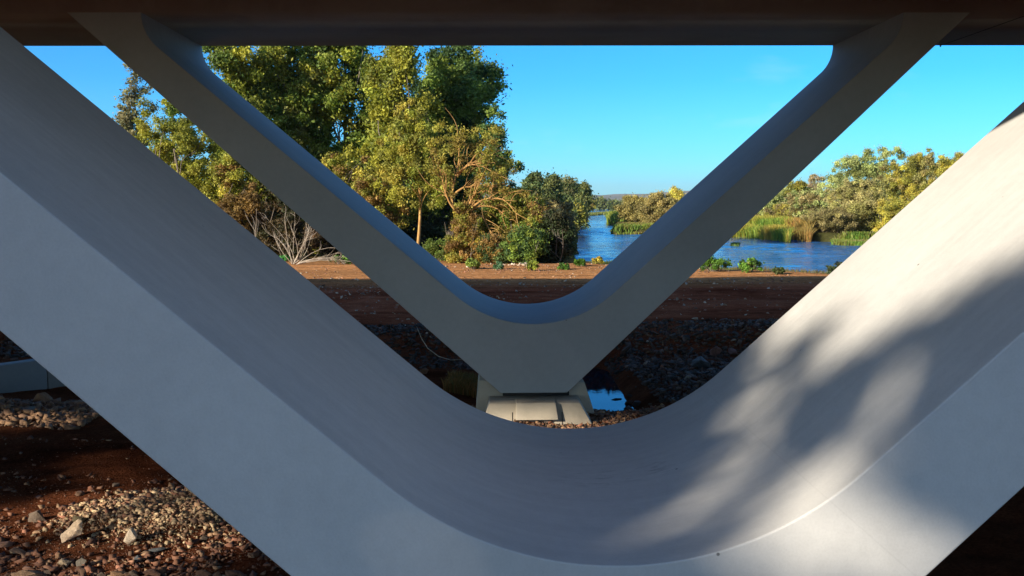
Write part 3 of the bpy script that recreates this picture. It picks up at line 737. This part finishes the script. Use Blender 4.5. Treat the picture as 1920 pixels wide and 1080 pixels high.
def gbase(px, py, Yd):
    P = at_y(px, py, Yd); return (P.x, P.y, gz(P.x, P.y))
def px2m(n, Yd): return n/FPX*Yd

# --- tall poplars and gums behind the bank, left to right
def big(name, px, Yd, halfw, topy, label, cols, seed, n=60, leaf=0.15, per=300, low=0.25, group='tall trees behind the left bank', clump=0.95, prof=None, bark=None, twigs=0):
    b = gbase(px, 480, Yd); H = at_y(px, topy, Yd).z - b[2]; hw = px2m(halfw, Yd)
    r = np.random.default_rng(seed)
    lobes = []
    prof = prof or [(0.30, 0.8), (0.5, 1.0), (0.7, 0.95), (0.88, 0.6)]
    for (f, wd) in prof:
        k = 4 if wd > 0.7 else 2
        for q in range(k):
            a = r.uniform(0, 6.28); rr = hw*wd*r.uniform(.3, .95)
            lobes.append((math.cos(a)*rr, math.sin(a)*rr*0.8, H*(f+r.uniform(-.06, .06)), hw*wd*r.uniform(.40, .62), hw*wd*.5, H*r.uniform(.09, .16), int(n*wd/10)+4))
    return plant(name, label, 'tree', group, b, lobes, cols, leaf, per, clump, max(0.16, H*0.016), bark, seed, 26, twigs=twigs)
GUM = [(.150, .150, .080), (.120, .115, .055), (.190, .170, .090)]
big('gum_tree', 262, 92, 34, 118, 'thin sparse pale tree against the sky at far left, between the arms of the piers', GUM, 1, 34, 0.12, 130, clump=0.62, prof=[(0.45, .9), (0.6, 1.1), (0.75, .8), (.9, .5)])
big('gum_tree', 335, 86, 46, 185, 'small green leafy tree just right of the thin pale tree', [(.09, .13, .025), (.12, .15, .03)], 2, 50, 0.12, 200, clump=.7)
big('poplar_tree', 462, 84, 66, 60, 'light green tall tree at the left end of the row against the sky', G2+G2+G1, 3, 95, 0.14, 260, prof=[(.25, .7), (.4, 1.0), (.55, 1.05), (.7, 1.0), (.85, .75)])
big('poplar_tree', 560, 88, 70, 30, 'tall green tree second in the row, rising under the bridge deck', G1+G2+[(.19, .19, .05)], 4, 110, 0.15, 280, prof=[(.2, .8), (.35, 1.), (.5, 1.1), (.65, 1.0), (.8, .9), (.92, .6)])
big('poplar_tree', 655, 90, 66, 10, 'tallest tree of the row, dark green with yellow tips', G1+G2+G1[:1], 5, 110, 0.15, 280, prof=[(.2, .8), (.35, 1.), (.5, 1.1), (.65, 1.0), (.8, .9), (.92, .6)])
big('poplar_tree', 745, 82, 60, 30, 'bright yellow green tall tree in the middle of the row', G2, 6, 85, 0.14, 260, prof=[(.25, .8), (.4, 1.0), (.55, 1.0), (.7, .8), (.82, .8)])
big('poplar_tree', 846, 90, 74, 74, 'dark rounded tree at the right end of the row, outlined on the blue sky', G3+G1+G1, 7, 130, 0.15, 300, prof=[(.2, .9), (.35, 1.), (.5, 1.05), (.65, 1.05), (.8, .95), (.9, .65)])
big('poplar_tree', 882, 96, 26, 84, 'slender yellow topped tree peeping out behind the dark rounded tree', G2, 8, 40, 0.14, 200, prof=[(.5, .8), (.7, 1.), (.85, .7)])
big('gum_tree', 930, 78, 34, 215, 'lacy dark tree leaning out over the shrubs, right of the tall row', G3+G1, 9, 34, 0.11, 150, clump=.55, prof=[(.4, .9), (.6, 1.1), (.78, .9), (.92, .6)])

# --- middle row: willows and shrubs in front of the tall trees
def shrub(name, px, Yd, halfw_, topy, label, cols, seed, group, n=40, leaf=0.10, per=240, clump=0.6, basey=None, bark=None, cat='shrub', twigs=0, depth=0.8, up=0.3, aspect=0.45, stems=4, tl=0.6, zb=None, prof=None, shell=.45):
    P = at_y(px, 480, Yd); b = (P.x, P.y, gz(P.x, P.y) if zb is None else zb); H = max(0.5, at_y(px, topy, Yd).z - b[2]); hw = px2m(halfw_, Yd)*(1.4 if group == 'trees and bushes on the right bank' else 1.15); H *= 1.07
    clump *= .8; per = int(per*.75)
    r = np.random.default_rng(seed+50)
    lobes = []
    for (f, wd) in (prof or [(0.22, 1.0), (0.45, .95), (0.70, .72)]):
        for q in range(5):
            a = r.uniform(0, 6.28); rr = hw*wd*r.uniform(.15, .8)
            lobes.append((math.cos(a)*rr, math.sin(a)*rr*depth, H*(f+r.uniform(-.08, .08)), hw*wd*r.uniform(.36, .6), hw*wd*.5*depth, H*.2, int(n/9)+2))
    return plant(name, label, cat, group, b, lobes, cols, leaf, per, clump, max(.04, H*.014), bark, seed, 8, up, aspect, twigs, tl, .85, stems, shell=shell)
MG = 'shrubs and willows along the left bank'
shrub('willow_bush', 345, 72, 92, 196, 'big rounded yellow green willow between the two left pier arms', [(.22, .23, .032), (.18, .19, .03), (.26, .25, .04)], 11, MG, 120, .09, 330, .62, cat='tree')
shrub('willow_bush', 420, 70, 60, 280, 'olive brown willow below the big rounded yellow green one', OL+BR[:1]+G2, 12, MG, 60, .09, 300, .55)
shrub('shrub', 470, 68, 55, 335, 'rusty brown shrub in the gap left of the bleached bare bush', [(.12, .075, .025), (.09, .06, .02), (.16, .10, .03)], 13, MG, 60, .085, 300, .5, twigs=60)  # leaf colours darkened to hold the shade of the trees at left
shrub('shrub', 545, 66, 50, 400, 'low brown shrub with shade darkened leaves behind the bleached bare bush', [(.05, .035, .015), (.03, .03, .012)], 14, MG, 50, .085, 280, .5, twigs=60)  # tree shade put into the leaf colours
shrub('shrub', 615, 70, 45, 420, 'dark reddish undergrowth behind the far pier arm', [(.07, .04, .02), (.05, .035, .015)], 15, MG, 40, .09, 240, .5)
shrub('shrub', 640, 76, 70, 285, 'olive bush with brown tips spilling over the far pier arm', OL+BR+G2, 16, MG, 80, .10, 280, .6)
shrub('shrub', 700, 73, 55, 320, 'brown olive thicket left of the small orange stemmed tree', OL+BR, 17, MG, 60, .09, 300, .55, prof=[(.5, 1), (.75, .9)])
shrub('willow_tree', 780, 70, 62, 228, 'small tree with a slim pinkish trunk and olive crown standing on the bank', OL+G2, 18, MG, 90, .09, 260, .55, cat='tree', stems=1, prof=[(.55, 1.), (.72, 1.05), (.88, .7)], bark=M_orange)
shrub('shrub', 960, 66, 55, 345, 'green bush covering the foot of the splayed orange tree on its right', G1+G2+OL, 19, MG, 80, .09, 300, .5)
shrub('shrub', 1000, 65, 44, 368, 'brown and green bush above the water, left of the river', OL+BR+G1, 20, MG, 90, .085, 300, .5, twigs=50)
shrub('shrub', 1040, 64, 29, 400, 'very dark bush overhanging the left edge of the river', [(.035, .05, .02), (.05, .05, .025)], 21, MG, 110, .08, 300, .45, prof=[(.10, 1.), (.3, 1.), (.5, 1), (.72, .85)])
shrub('shrub', 985, 62, 45, 432, 'dark green leafy bush low on the bank at the end of the dirt strip', G3+G1, 22, MG, 70, .08, 300, .42)
shrub('shrub', 1022, 66, 38, 378, 'grey brown twiggy bush behind the very dark bush', PB+BR, 23, MG, 70, .085, 260, .5, twigs=80)
shrub('ivy_stump', 872, 64, 30, 395, 'column of brown ivy hanging round the foot of the splayed orange tree', BR+OL, 24, None, 60, .07, 300, .38, cat='shrub', prof=[(.2, 1.1), (.45, .9), (.7, .7), (.88, .5)])
shrub('shrub', 925, 63, 35, 445, 'dark tangle of stems and leaves right of the ivy column', G3+BR, 25, MG, 50, .07, 260, .4, twigs=80)
shrub('undergrowth', 825, 68, 45, 452, 'bright green low undergrowth left of the ivy column', [(.07, .11, .02), (.10, .13, .03)], 26, None, 40, .07, 260, .35)
shrub('shrub', 735, 82, 120, 400, 'deep shadowed thicket behind the small pink trunked tree', [(.02, .03, .012), (.03, .03, .015)], 27, MG, 110, .12, 260, .8)  # near-black leaves: the thicket's deep shade is in their colour
shrub('shrub', 500, 84, 150, 330, 'deep shadowed thicket behind the rusty brown shrub', [(.03, .035, .015), (.06, .04, .02)], 28, MG, 120, .12, 260, .8)  # shade painted into the dark leaf colours here too

# --- the splayed tree with orange lichened limbs
def limb_tree():
    r = np.random.default_rng(77)
    b = gbase(868, 495, 65.0); k = 65.0/FPX
    e = empty('splayed_tree', b, 'tree with bare orange limbs splaying out to the right above the ivy column', 'tree')
    w = MB(); cen = []
    def pt(px, py, dy=0): P = at_y(px, py, 65.0+dy); return np.array([P.x-b[0], P.y-b[1], P.z-b[2]])
    w.tube(np.array([pt(866, 500), pt(866, 450), pt(862, 405)]), [.22, .17, .13], 8)
    main = [[(862, 405), (845, 375), (852, 340), (862, 300), (858, 262)], [(866, 412), (880, 392), (900, 365), (925, 350)], [(862, 405), (842, 380), (832, 352), (828, 330)],
            [(872, 400), (900, 385), (930, 388), (955, 412)], [(870, 402), (885, 372), (893, 360)], [(868, 405), (905, 372), (945, 372), (968, 400)], [(850, 365), (870, 350), (895, 352), (915, 348)],
            [(856, 325), (880, 308), (905, 312)], [(880, 400), (905, 405), (922, 440)], [(857, 330), (885, 300), (912, 285)]]
    for q in main:
        dy = r.uniform(-1.2, 1.2); n = len(q)
        P = np.array([pt(x, y, dy*i/(n-1)) for i, (x, y) in enumerate(q)])
        t = np.linspace(0, n-1, 12); P = np.stack([np.interp(t, np.arange(n), P[:, c]) for c in range(3)], 1)
        P[1:-1] = (P[:-2]+P[1:-1]*2+P[2:])/4
        w.tube(P, np.linspace(.085, .02, 12), 6)
        for s in range(16):
            i = r.integers(3, 12); d = P[min(i, 11)]-P[i-2]; d = d/np.linalg.norm(d) + r.normal(size=3)*0.5; d[2] -= 0.05
            L = r.uniform(.5, 1.6); w.tube(bend(P[i], P[i]+d*L, r, .25, 6, 0.10), np.linspace(.026, .006, 6), 4)
            if r.random() < .45: cen.append(P[i]+d*L)
    for _ in range(46):
        px, py = r.uniform(820, 945), r.uniform(240, 330)
        cen.append(pt(px, py, r.uniform(-1.5, 2.0)))
    link('limbs', w.mesh('limbs', True), parent=e, mat=M_orange)
    m = MB(); cen = np.array(cen); leaves(m, cen, np.full(len(cen), .38), 110, .075, np.array(OL+[(.17, .13, .03)]), r, .8)
    link('crown', m.mesh('crown'), parent=e, mat=M_leaf)
limb_tree()
def bare_bush(px, py, Yd, wpx, hpx, label, name, seed, n=34, mat=None, lie=False, cat='bare bush'):
    r = np.random.default_rng(seed); b = gbase(px, py, Yd); e_w = px2m(wpx, Yd); e_h = px2m(hpx, Yd)
    w = MB()
    for k in range(n):
        x = r.uniform(-1, 1)*e_w*.5; z = e_h*r.uniform(.5, 1.0) if not lie else e_h*r.uniform(.15, 1)
        tip = np.array([x, r.uniform(-.6, .6)*e_w*.4, z])
        st = np.array([r.normal()*.08, r.normal()*.08, 0.02]) if not lie else np.array([-e_w*.5, r.normal()*.2, .05])
        if lie: tip[0] = e_w*r.uniform(-.1, .6)
        P = bend(st, tip, r, .18, 8); w.tube(P, np.linspace(.022, .005, 8), 5)
        for s in range(6):
            i = r.integers(3, 8); d = (P[i]-P[i-2]); L = np.linalg.norm(d)+1e-6; d = d/L + r.normal(size=3)*.55
            w.tube(bend(P[i], P[i]+d*r.uniform(.25, .75), r, .2, 5), np.linspace(.009, .003, 5), 4)
    o = link(name, w.mesh(name, True), loc=b, mat=mat or M_dead); props(o, label, cat); return o
bare_bush(550, 492, 61.5, 95, 95, 'leafless bush with bleached white branches at the left end of the sunlit dirt strip', 'bare_bush', 3, 14)
bare_bush(612, 497, 60.5, 110, 26, 'fallen pale branches lying on the bank beside the sunlit dirt strip', 'fallen_branch', 4, 9, lie=True, cat='branch')

# --- small plants on the bank edge
def leafy(px, py, wpx, hpx, label, cols, seed, Yd=None, per=70, leaf=.07, name='leafy_plant', dead=False):
    P = at_z(px, py, 0.93); Yd = Yd or P.y
    b = gbase(px, py, Yd); hw = px2m(wpx, Yd)/2; H = px2m(hpx, Yd)
    r = np.random.default_rng(seed); e = empty(name, b, label, 'plant', 'small plants along the bank edge')
    n = int(14+hw*16); a = r.uniform(0, 6.28, n); rr = hw*np.sqrt(r.random(n))*.9
    cen = np.stack([np.cos(a)*rr, np.sin(a)*rr*.7, H*(.25+.65*r.random(n))*(1-.55*(rr/hw)**2)], 1)
    m = MB(); leaves(m, cen, np.full(n, max(.10, H*.2)), per, leaf, np.array(cols), r, .8, .4, .5)
    link('foliage', m.mesh('foliage'), parent=e, mat=M_leaf)
    w = MB()
    for c in cen: w.tube(bend((c[0]*.3, c[1]*.3, -.05), c, r, .1, 4), [.014, .012, .009, .004], 4)
    link('stems', w.mesh('stems', True), parent=e, mat=M_bark)
PG = [(.07, .15, .02), (.10, .20, .03), (.05, .10, .02)]
leafy(1340, 508, 62, 32, 'broad bright green leafy plant on the bank edge right of the far pier arm', PG, 1)
leafy(1407, 511, 50, 30, 'yellow green leafy plant on the bank edge, right of the broad one', PG+[(.25, .25, .06)], 2)
leafy(1462, 514, 24, 16, 'small dark weed on the bank edge beside the water', [(.05, .06, .02), (.04, .08, .02)], 3)
leafy(1568, 518, 30, 32, 'dark weed against the water next to the sunlit pier arm', [(.04, .05, .02), (.05, .07, .03)], 4, per=40)
leafy(1120, 497, 20, 16, 'small ochre plant on the bank edge where the river starts', OL+YL, 5)
leafy(1150, 492, 44, 34, 'whitish dry weed leaning over the water left of the far pier arm', PB+[(.30, .28, .2)], 6, per=40)
leafy(1088, 500, 24, 16, 'small green plant at the foot of the dark bush by the river', PG, 7)
leafy(1000, 508, 26, 22, 'yellow green weed on the sunlit dirt at the foot of the bushes', [(.17, .20, .03), (.12, .15, .03)], 8)
leafy(1057, 505, 20, 14, 'tiny green weed on the sunlit dirt near the water', PG, 9)
leafy(885, 506, 36, 20, 'yellow green weed below the ivy column', [(.12, .16, .03)], 10)
leafy(935, 506, 20, 15, 'blue green weed under the dark tangle of stems', [(.07, .14, .07)], 11)
leafy(640, 496, 46, 18, 'green plant beside the fallen pale branches', PG, 12)
leafy(534, 492, 18, 14, 'bright green tuft at the foot of the bleached bare bush', [(.06, .2, .05)], 13)

# --- up the river on the left side
FG = 'far trees on the left bank of the river'
def far(name, px, py, Yd, halfw, topy, label, cols, seed, group, n=36, leaf=.3, per=160, clump=1.2, cat='tree', **k):
    return shrub(name, px, Yd, halfw, topy, label, cols, seed, group, n, leaf, per, clump, cat=cat, zb=0.7, depth=.7, **k)
TP = [(.25, .8), (.5, 1.), (.75, .75)]
GF = [(.065, .095, .036), (.095, .120, .040), (.125, .135, .045)]
far('gum_tree', 990, 0, 150, 28, 330, 'round dark tree top farthest left of the far gum trees', GF, 31, FG, 40, .24, 160, 1.0, prof=TP)
far('gum_tree', 1026, 0, 190, 34, 331, 'large dark gum tree in the middle of the far left bank', GF, 32, FG, 60, .28, 190, 1.3, prof=TP)
far('gum_tree', 1060, 0, 205, 30, 340, 'gum tree with olive highlights, second from the right of the far gum trees', GF+[(.13, .13, .055)], 33, FG, 60, .28, 190, 1.3, prof=TP)
far('gum_tree', 1090, 0, 215, 22, 346, 'dark gum tree at the right end of the far left bank, against the hills', GF, 34, FG, 60, .28, 190, 1.3, prof=TP)
FS = 'far bushes on the left bank of the river'
far('shrub', 1046, 0, 110, 26, 376, 'brown bush left of the river bend', PB+BR, 35, FS, 60, .15, 220, .75, 'shrub')
far('shrub', 1074, 0, 150, 22, 378, 'green ochre bush below the far gum trees', OL+GF, 36, FS, 60, .2, 200, .9, 'shrub')
far('shrub', 1102, 0, 520, 20, 376, 'tawny bush at the tip of the far left bank', OL+[(.22, .14, .05)], 37, FS, 60, .35, 180, 1.7, 'shrub')
far('shrub', 1086, 0, 195, 16, 396, 'round ochre bush standing at the water line of the left bank', [(.20, .15, .05), (.15, .12, .04)], 38, FS, 40, .2, 200, .8, 'shrub')
far('shrub', 1128, 0, 950, 13, 382, 'low dark bush trailing off at the end of the left bank', OL+GF, 39, FS, 40, .45, 150, 2.0, 'shrub')
FT = 'tree line along the horizon below the hills'
rr_ = np.random.default_rng(5)

hz = [(1105, 376), (1118, 379), (1126, 374), (1140, 380), (1150, 379), (1160, 381), (1170, 378), (1182, 379), (1194, 376), (1208, 379), (1222, 377), (1236, 379), (1250, 376), (1264, 378), (1440, 376), (1290, 378), (1310, 377), (1420, 378), (930, 377), (900, 376)]
for q, (px, ty) in enumerate(hz):
    Yd = 900+rr_.uniform(-150, 350)
    P = at_y(px, 384, Yd)
    lab = 'tiny hazy %s tree on the horizon, %s' % ('taller' if ty < 376 else 'mid height' if ty < 379 else 'low', 'above the far river bend' if 1000 < px < 1145 else 'between the river bend and the island' if 1000 < px < 1180 else 'behind the river island' if 1000 < px < 1400 else 'behind the right bank' if px > 1000 else 'behind the left bank shrubs')
    shrub('tree', px, Yd, 8+rr_.uniform(0, 4), ty, lab, GF, 300+q, FT, 18, 1.1, 60, 4.0, cat='tree', zb=1.0)

# --- island and right bank
IS = 'bushes on the river island'
far('shrub', 1192, 0, 200, 30, 366, 'rounded brown olive bush at the left end of the river island', [(.25, .21, .07), (.21, .18, .06)], 41, IS, 90, .16, 300, .9, 'shrub', twigs=60)
far('shrub', 1232, 0, 185, 34, 360, 'largest brown bush of the river island next to the far pier arm', [(.26, .21, .08), (.22, .19, .07)], 42, IS, 100, .16, 300, .9, 'shrub', twigs=60)
far('shrub', 1290, 0, 175, 40, 372, 'brown bush of the island hidden behind the far pier arm', PB, 43, IS, 80, .16, 240, .9, 'shrub')
far('tree', 1268, 0, 240, 16, 353, 'bright yellow tree top rising over the island bushes', YL, 44, None, 50, .2, 200, 1.0)
RB = 'trees and bushes on the right bank'
def rb(*a, **k): return shrub(*a, cat=k.pop('cat', 'tree'), zb=.7, prof=[(.2, 1.), (.45, 1.), (.68, .92), (.84, .55)], **k)
rb('tree', 1400, 190, 38, 352, 'dark olive bush at the left end of the right bank behind the reeds', [(.15, .155, .05), (.19, .19, .06)], 51, RB, 90, .17, 260, .9)
rb('tree', 1440, 185, 36, 332, 'grey green tree with a pale trunk behind the reeds', GR, 52, RB, 90, .16, 240, .9)
rb('tree', 1490, 195, 30, 345, 'olive tree behind the orange reeds', OL, 53, RB, 80, .16, 240, .9)
rb('tree', 1525, 215, 18, 333, 'tree with bare reddish twigs poking above the right bank', [(.28, .22, .13), (.22, .21, .10)], 54, RB, 40, .15, 150, .8, twigs=120, tl=2.0)
rb('tree', 1566, 190, 40, 330, 'small round grey green tree in the dip of the right bank skyline', GR, 55, RB, 50, .17, 220, .9)
rb('willow_tree', 1630, 165, 68, 296, 'tallest grey green willow on the right bank', GR+[(.17, .18, .05)], 56, RB, 150, .13, 280, .85, twigs=80, tl=1.2)
rb('willow_tree', 1715, 150, 56, 304, 'pale yellow willow on the right bank beside the sunlit pier arm', YL[:1]+OL+[(.24, .23, .08), (.26, .22, .08)], 57, RB, 170, .12, 280, .8, twigs=100, tl=1.2)
rb('willow_tree', 1770, 160, 40, 296, 'yellow green willow top cut off by the sunlit pier arm', OL+YL, 58, RB, 110, .13, 250, .8, twigs=60)
rb('shrub', 1600, 128, 66, 352, 'wide brown twiggy bush in the middle of the right bank', [(.29, .26, .11), (.26, .23, .09), (.22, .21, .07)], 59, RB, 190, .11, 300, .65, cat='shrub', twigs=160, tl=1.0)
rb('shrub', 1556, 124, 34, 398, 'ochre bush touching the water right of the orange reeds', [(.19, .16, .07), (.15, .13, .05)], 60, RB, 90, .10, 260, .55, cat='shrub', twigs=60)
rb('shrub', 1672, 122, 40, 382, 'golden bush low on the right bank by the sunlit pier arm', YL+OL, 61, RB, 100, .11, 260, .6, cat='shrub')
rb('shrub', 1522, 160, 38, 362, 'pale sage bush above the orange reeds', GR+PB, 62, RB, 80, .14, 240, .75, cat='shrub')
rb('shrub', 1470, 172, 40, 388, 'tawny low bush directly behind the reeds', PB+OL, 63, RB, 80, .14, 240, .75, cat='shrub')

# --- reeds and waterside grass (beyond counting)
def reeds(name, poly, n, h, cols, label, seed, wid=.05, zb=0.0, cat='reeds'):
    r = np.random.default_rng(seed); W_ = np.array([at_z(x, y, 0.0).to_2d()[:] for x, y in poly])
    lo, hi = W_.min(0), W_.max(0); P = r.uniform(lo, hi, (n*4, 2)); ins = np.zeros(len(P), bool)
    for i in range(len(W_)):
        a = W_[i]; b = W_[(i+1) % len(W_)]; cn = (a[1] > P[:, 1]) != (b[1] > P[:, 1])
        xi = (b[0]-a[0])*(P[:, 1]-a[1])/(b[1]-a[1]+1e-30)+a[0]; ins ^= cn & (P[:, 0] < xi)
    P = P[ins][:n]; n = len(P)
    z0 = np.maximum(ground_z(P[:, 0], P[:, 1]), -.1)
    patch = vnoise(P[:, 0], P[:, 1], 2.5, seed)
    H = h*(0.65+.45*r.random(n)+.35*patch); a = r.uniform(0, 6.28, n); d = np.stack([np.cos(a), np.sin(a), 0*a], 1)
    ln = r.normal(size=(n, 3))*np.array([.16, .16, 0]); base = np.stack([P[:, 0], P[:, 1], z0-.1], 1)
    w = (wid*r.uniform(.7, 1.4, n))[:, None]
    mid = base+ln*H[:, None]*.4; mid[:, 2] = z0+H*.6; tip = base+ln*H[:, None]*1.5; tip[:, 2] = z0+H
    v = np.stack([base-d*w, base+d*w, mid+d*w*.8, mid-d*w*.8, tip+d*w*.2, tip-d*w*.2], 1).reshape(-1, 3)
    f = (np.array([(0, 1, 2, 3), (3, 2, 4, 5)])[None]+6*np.arange(n)[:, None, None]).reshape(-1, 4)
    c = np.array(cols); ci = c[np.clip(((patch+.5)*len(c)+r.normal(size=n)*.5).astype(int), 0, len(c)-1)]*np.exp(.2*r.normal(size=(n, 1)))
    m = MB(); m.add(v, f, None, np.repeat(ci, 6, 0)); o = link(name, m.mesh(name), mat=M_reed); props(o, label, cat, None, 'stuff')
reeds('reeds', [(1370, 446), (1392, 446), (1440, 450), (1482, 455), (1482, 443), (1440, 438), (1380, 436)], 12000, 1.75, [(.12, .22, .03), (.22, .29, .04), (.32, .33, .05), (.38, .30, .06)], 'band of yellow green reeds along the right bank', 1)
reeds('orange_reeds', [(1474, 451), (1520, 454), (1526, 444), (1474, 440)], 5000, 1.6, [(.48, .27, .08), (.36, .20, .06), (.30, .22, .06)], 'patch of orange reeds at the right end of the reed band', 2)
reeds('reeds', [(1138, 421), (1168, 424), (1185, 415), (1160, 409), (1138, 414)], 6200, 1.9, [(.11, .21, .03), (.20, .27, .04), (.28, .30, .05)], 'green reeds at the left end of the river island', 3, .07)
reeds('water_grass', [(1144, 437), (1156, 441), (1205, 440), (1260, 438), (1260, 430), (1180, 430), (1165, 433)], 7000, .55, [(.12, .20, .03), (.20, .24, .04), (.20, .14, .05)], 'low green grass spit at the foot of the island bushes', 4, .07, cat='grass')
reeds('water_grass', [(1103, 405), (1130, 403), (1158, 400.5), (1158, 398.5), (1130, 400), (1104, 402)], 6000, 1.0, [(.13, .17, .04), (.19, .20, .05)], 'thin green grass island lying across the far river', 5, .16, cat='grass')
reeds('water_grass', [(1560, 459), (1610, 461), (1700, 464), (1700, 456), (1560, 454)], 7000, 0.6, [(.12, .22, .03), (.20, .22, .04), (.30, .27, .12)], 'green grass and straw at the water edge below the golden bush', 6, .05, cat='grass')
reeds('water_grass', [(1370, 461), (1384, 462), (1388, 458), (1374, 457.5)], 700, .35, [(.13, .20, .05)], 'small green grass tuft standing in the water left of the reeds', 7, .05, cat='grass')
reeds('bank_grass', [(520, 500), (700, 492), (900, 500), (1060, 500), (1060, 496), (900, 490), (700, 484), (520, 490)], 7000, .35, [(.08, .11, .03), (.16, .14, .05), (.20, .15, .06)], 'thin grass fringe between the dirt strip and the bushes', 8, .03, cat='grass')
reeds('bank_grass', [(1060, 500), (1160, 496), (1160, 500), (1300, 507), (1430, 513), (1560, 520), (1560, 515), (1430, 508), (1300, 502), (1160, 492), (1060, 495)], 5200, .38, [(.09, .14, .03), (.18, .17, .05), (.14, .11, .04)], 'ragged grass fringe where the dirt drops to the river', 18, .02, cat='grass')
reeds('dry_grass', [(832, 764), (896, 772), (896, 742), (846, 742)], 1600, .30, [(.25, .12, .04), (.16, .10, .03), (.10, .10, .03)], 'dry orange grass left of the pedestal', 9, .012, cat='grass')

# thin bleached twig hanging down the dark bank
w = MB(); q = [(781, 612, .2), (790, 634, .1), (802, 653, .05), (822, 668, .05), (845, 675, .05), (866, 674, .1)]
P0 = at_y(781, 612, 26.5)
w.tube(np.array([list(at_y(a, b, 25.6) - Vector((P0.x, 25.6, P0.z))) for a, b, _ in q]), [.007, .010, .011, .010, .008, .004], 5)
o = link('bare_twig', w.mesh('bare_twig', True), loc=(P0.x, 25.6, P0.z), mat=M_dead); props(o, 'thin curved white twig hanging on the dark bank between the two piers', 'twig')

# --- tall trees at the photographer's back, whose crowns throw the dappled shade
hd = np.array([SX, SY])/math.hypot(SX, SY); rd_ = np.array([hd[1], -hd[0]]); TT = SZ/math.hypot(SX, SY)
GAPS = [(-4.0, 1.62, .32, .22), (-3.6, 2.0, .6, .28), (-4.25, 1.3, .14, .13), (-5.3, 1.5, .20, .20), (-5.5, 1.95, .3, .15), (-4.95, .72, .17, .13), (-4.45, .72, .05, .05), (-3.26, .90, .10, .09), (-4.4, .18, .12, .12), (-4.2, -.25, .12, .10),
        (-3.3, .33, .10, .08), (-3.45, -.05, .18, .08), (-3.05, -.32, .58, .26), (-4.7, -.92, .12, .05), (-3.85, .15, .02, .05),
        (-12.0, -2.45, 2.1, .62), (-21.0, -1.85, 2.0, .42), (-12.4, .1, 1.5, .56), (-13.4, -3.15, 1.2, .4), (-19.0, -2.0, .6, .2), (-15, -2.12, 2.0, .14)]
def crown_wall():
    r = np.random.default_rng(42)
    us = np.arange(-39, 14, 5.3)
    pts = []
    for layer in range(3):
        for (n, ulo, uhi, vlo, vhi, r0, r1) in ((9000, -24, 2, -4.4, 2.3, .16, .38), (2600, -42, 16, -4.4, 7.2, .5, 1.1)):
            u = r.uniform(ulo, uhi, n); v = r.uniform(vlo, vhi, n); rad = r.uniform(r0, r1, n)
            topv = 1.86 + .28*np.sin(u*1.9+layer) + .16*np.sin(u*4.3+1)
            side = np.clip((-6.9-u)/1.2, 0, 1) + np.clip((u+1.2)/1.5, 0, 1)
            topv = topv + side*(3.6 + 1.3*np.sin(u*.9) + .5*np.sin(u*2.3))
            ok = v + rad*.55 < topv
            for (gu, gv, a, b) in GAPS:
                ok &= ((u-gu)/(a+rad*.75))**2 + ((v-gv)/(b+rad*.75))**2 > 1
            pts.append(np.stack([u, v, rad, -42 + (layer-1)*1.5 + r.normal(size=n)*.6], 1)[ok])
    P = np.concatenate(pts)
    own = np.abs(P[:, 0][:, None]-us[None]).argmin(1)
    lab = ['leftmost', 'second', 'third', 'fourth', 'fifth', 'sixth', 'seventh', 'eighth', 'ninth', 'rightmost']
    for k, u0 in enumerate(us):
        Q = P[own == k]
        base = hd*-42 + rd_*u0; b = (base[0], base[1], .3)
        e = empty('shade_tree', b, 'tall leafy tree behind the viewer, %s of the row shading the near pier' % lab[k % 10], 'tree', 'trees behind the viewer')
        cen = np.zeros((len(Q), 3)); xy = hd[None]*Q[:, 3:4] + rd_[None]*Q[:, 0:1]
        cen[:, :2] = xy-base; cen[:, 2] = WATER + Q[:, 1] - Q[:, 3]*TT - b[2]
        m = MB(); sm = Q[:, 2] < .45; leaves(m, cen[sm], Q[sm, 2], 12, .11, np.array(G1+OL), r, 1.0) if sm.any() else None; leaves(m, cen[~sm], Q[~sm, 2], 26, .24, np.array(G1+OL), r, 1.0)
        link('crown', m.mesh('crown'), parent=e, mat=M_leaf)
        w = MB(); top = cen[:, 2].max(); lowz = cen[:, 2].min()
        tp = bend((0, 0, -.3), (0, 0, top*.8), r, .03, 9); w.tube(tp, np.linspace(.30, .05, 9), 8)
        for c in cen[r.integers(len(cen), size=14)]:
            i = int(np.clip(c[2]*.75/(top*.8)*8, 1, 7)); w.tube(bend(tp[i], c, r, .1, 5), np.linspace(.07, .01, 5), 5)
        link('trunk', w.mesh('trunk', True), parent=e, mat=M_bark)
crown_wall()

# ------------------------------------------------------------------ air between here and the hills
if HAZE:
    mz, nt, out = newmat('haze')
    pv = nt.nodes.new('ShaderNodeVolumePrincipled'); pv.inputs['Color'].default_value = (0.80, 0.90, 1.0, 1); pv.inputs['Density'].default_value = HAZE
    pv.inputs['Anisotropy'].default_value = 0.2
    nt.links.new(pv.outputs[0], out.inputs['Volume'])
    m = MB(); m.box((-9500, -400, -12), (9500, 13500, 260)); o = link('haze', m.mesh('haze'), mat=mz); props(o, 'thin blue air fading the hills on the horizon', 'haze', None, 'stuff')
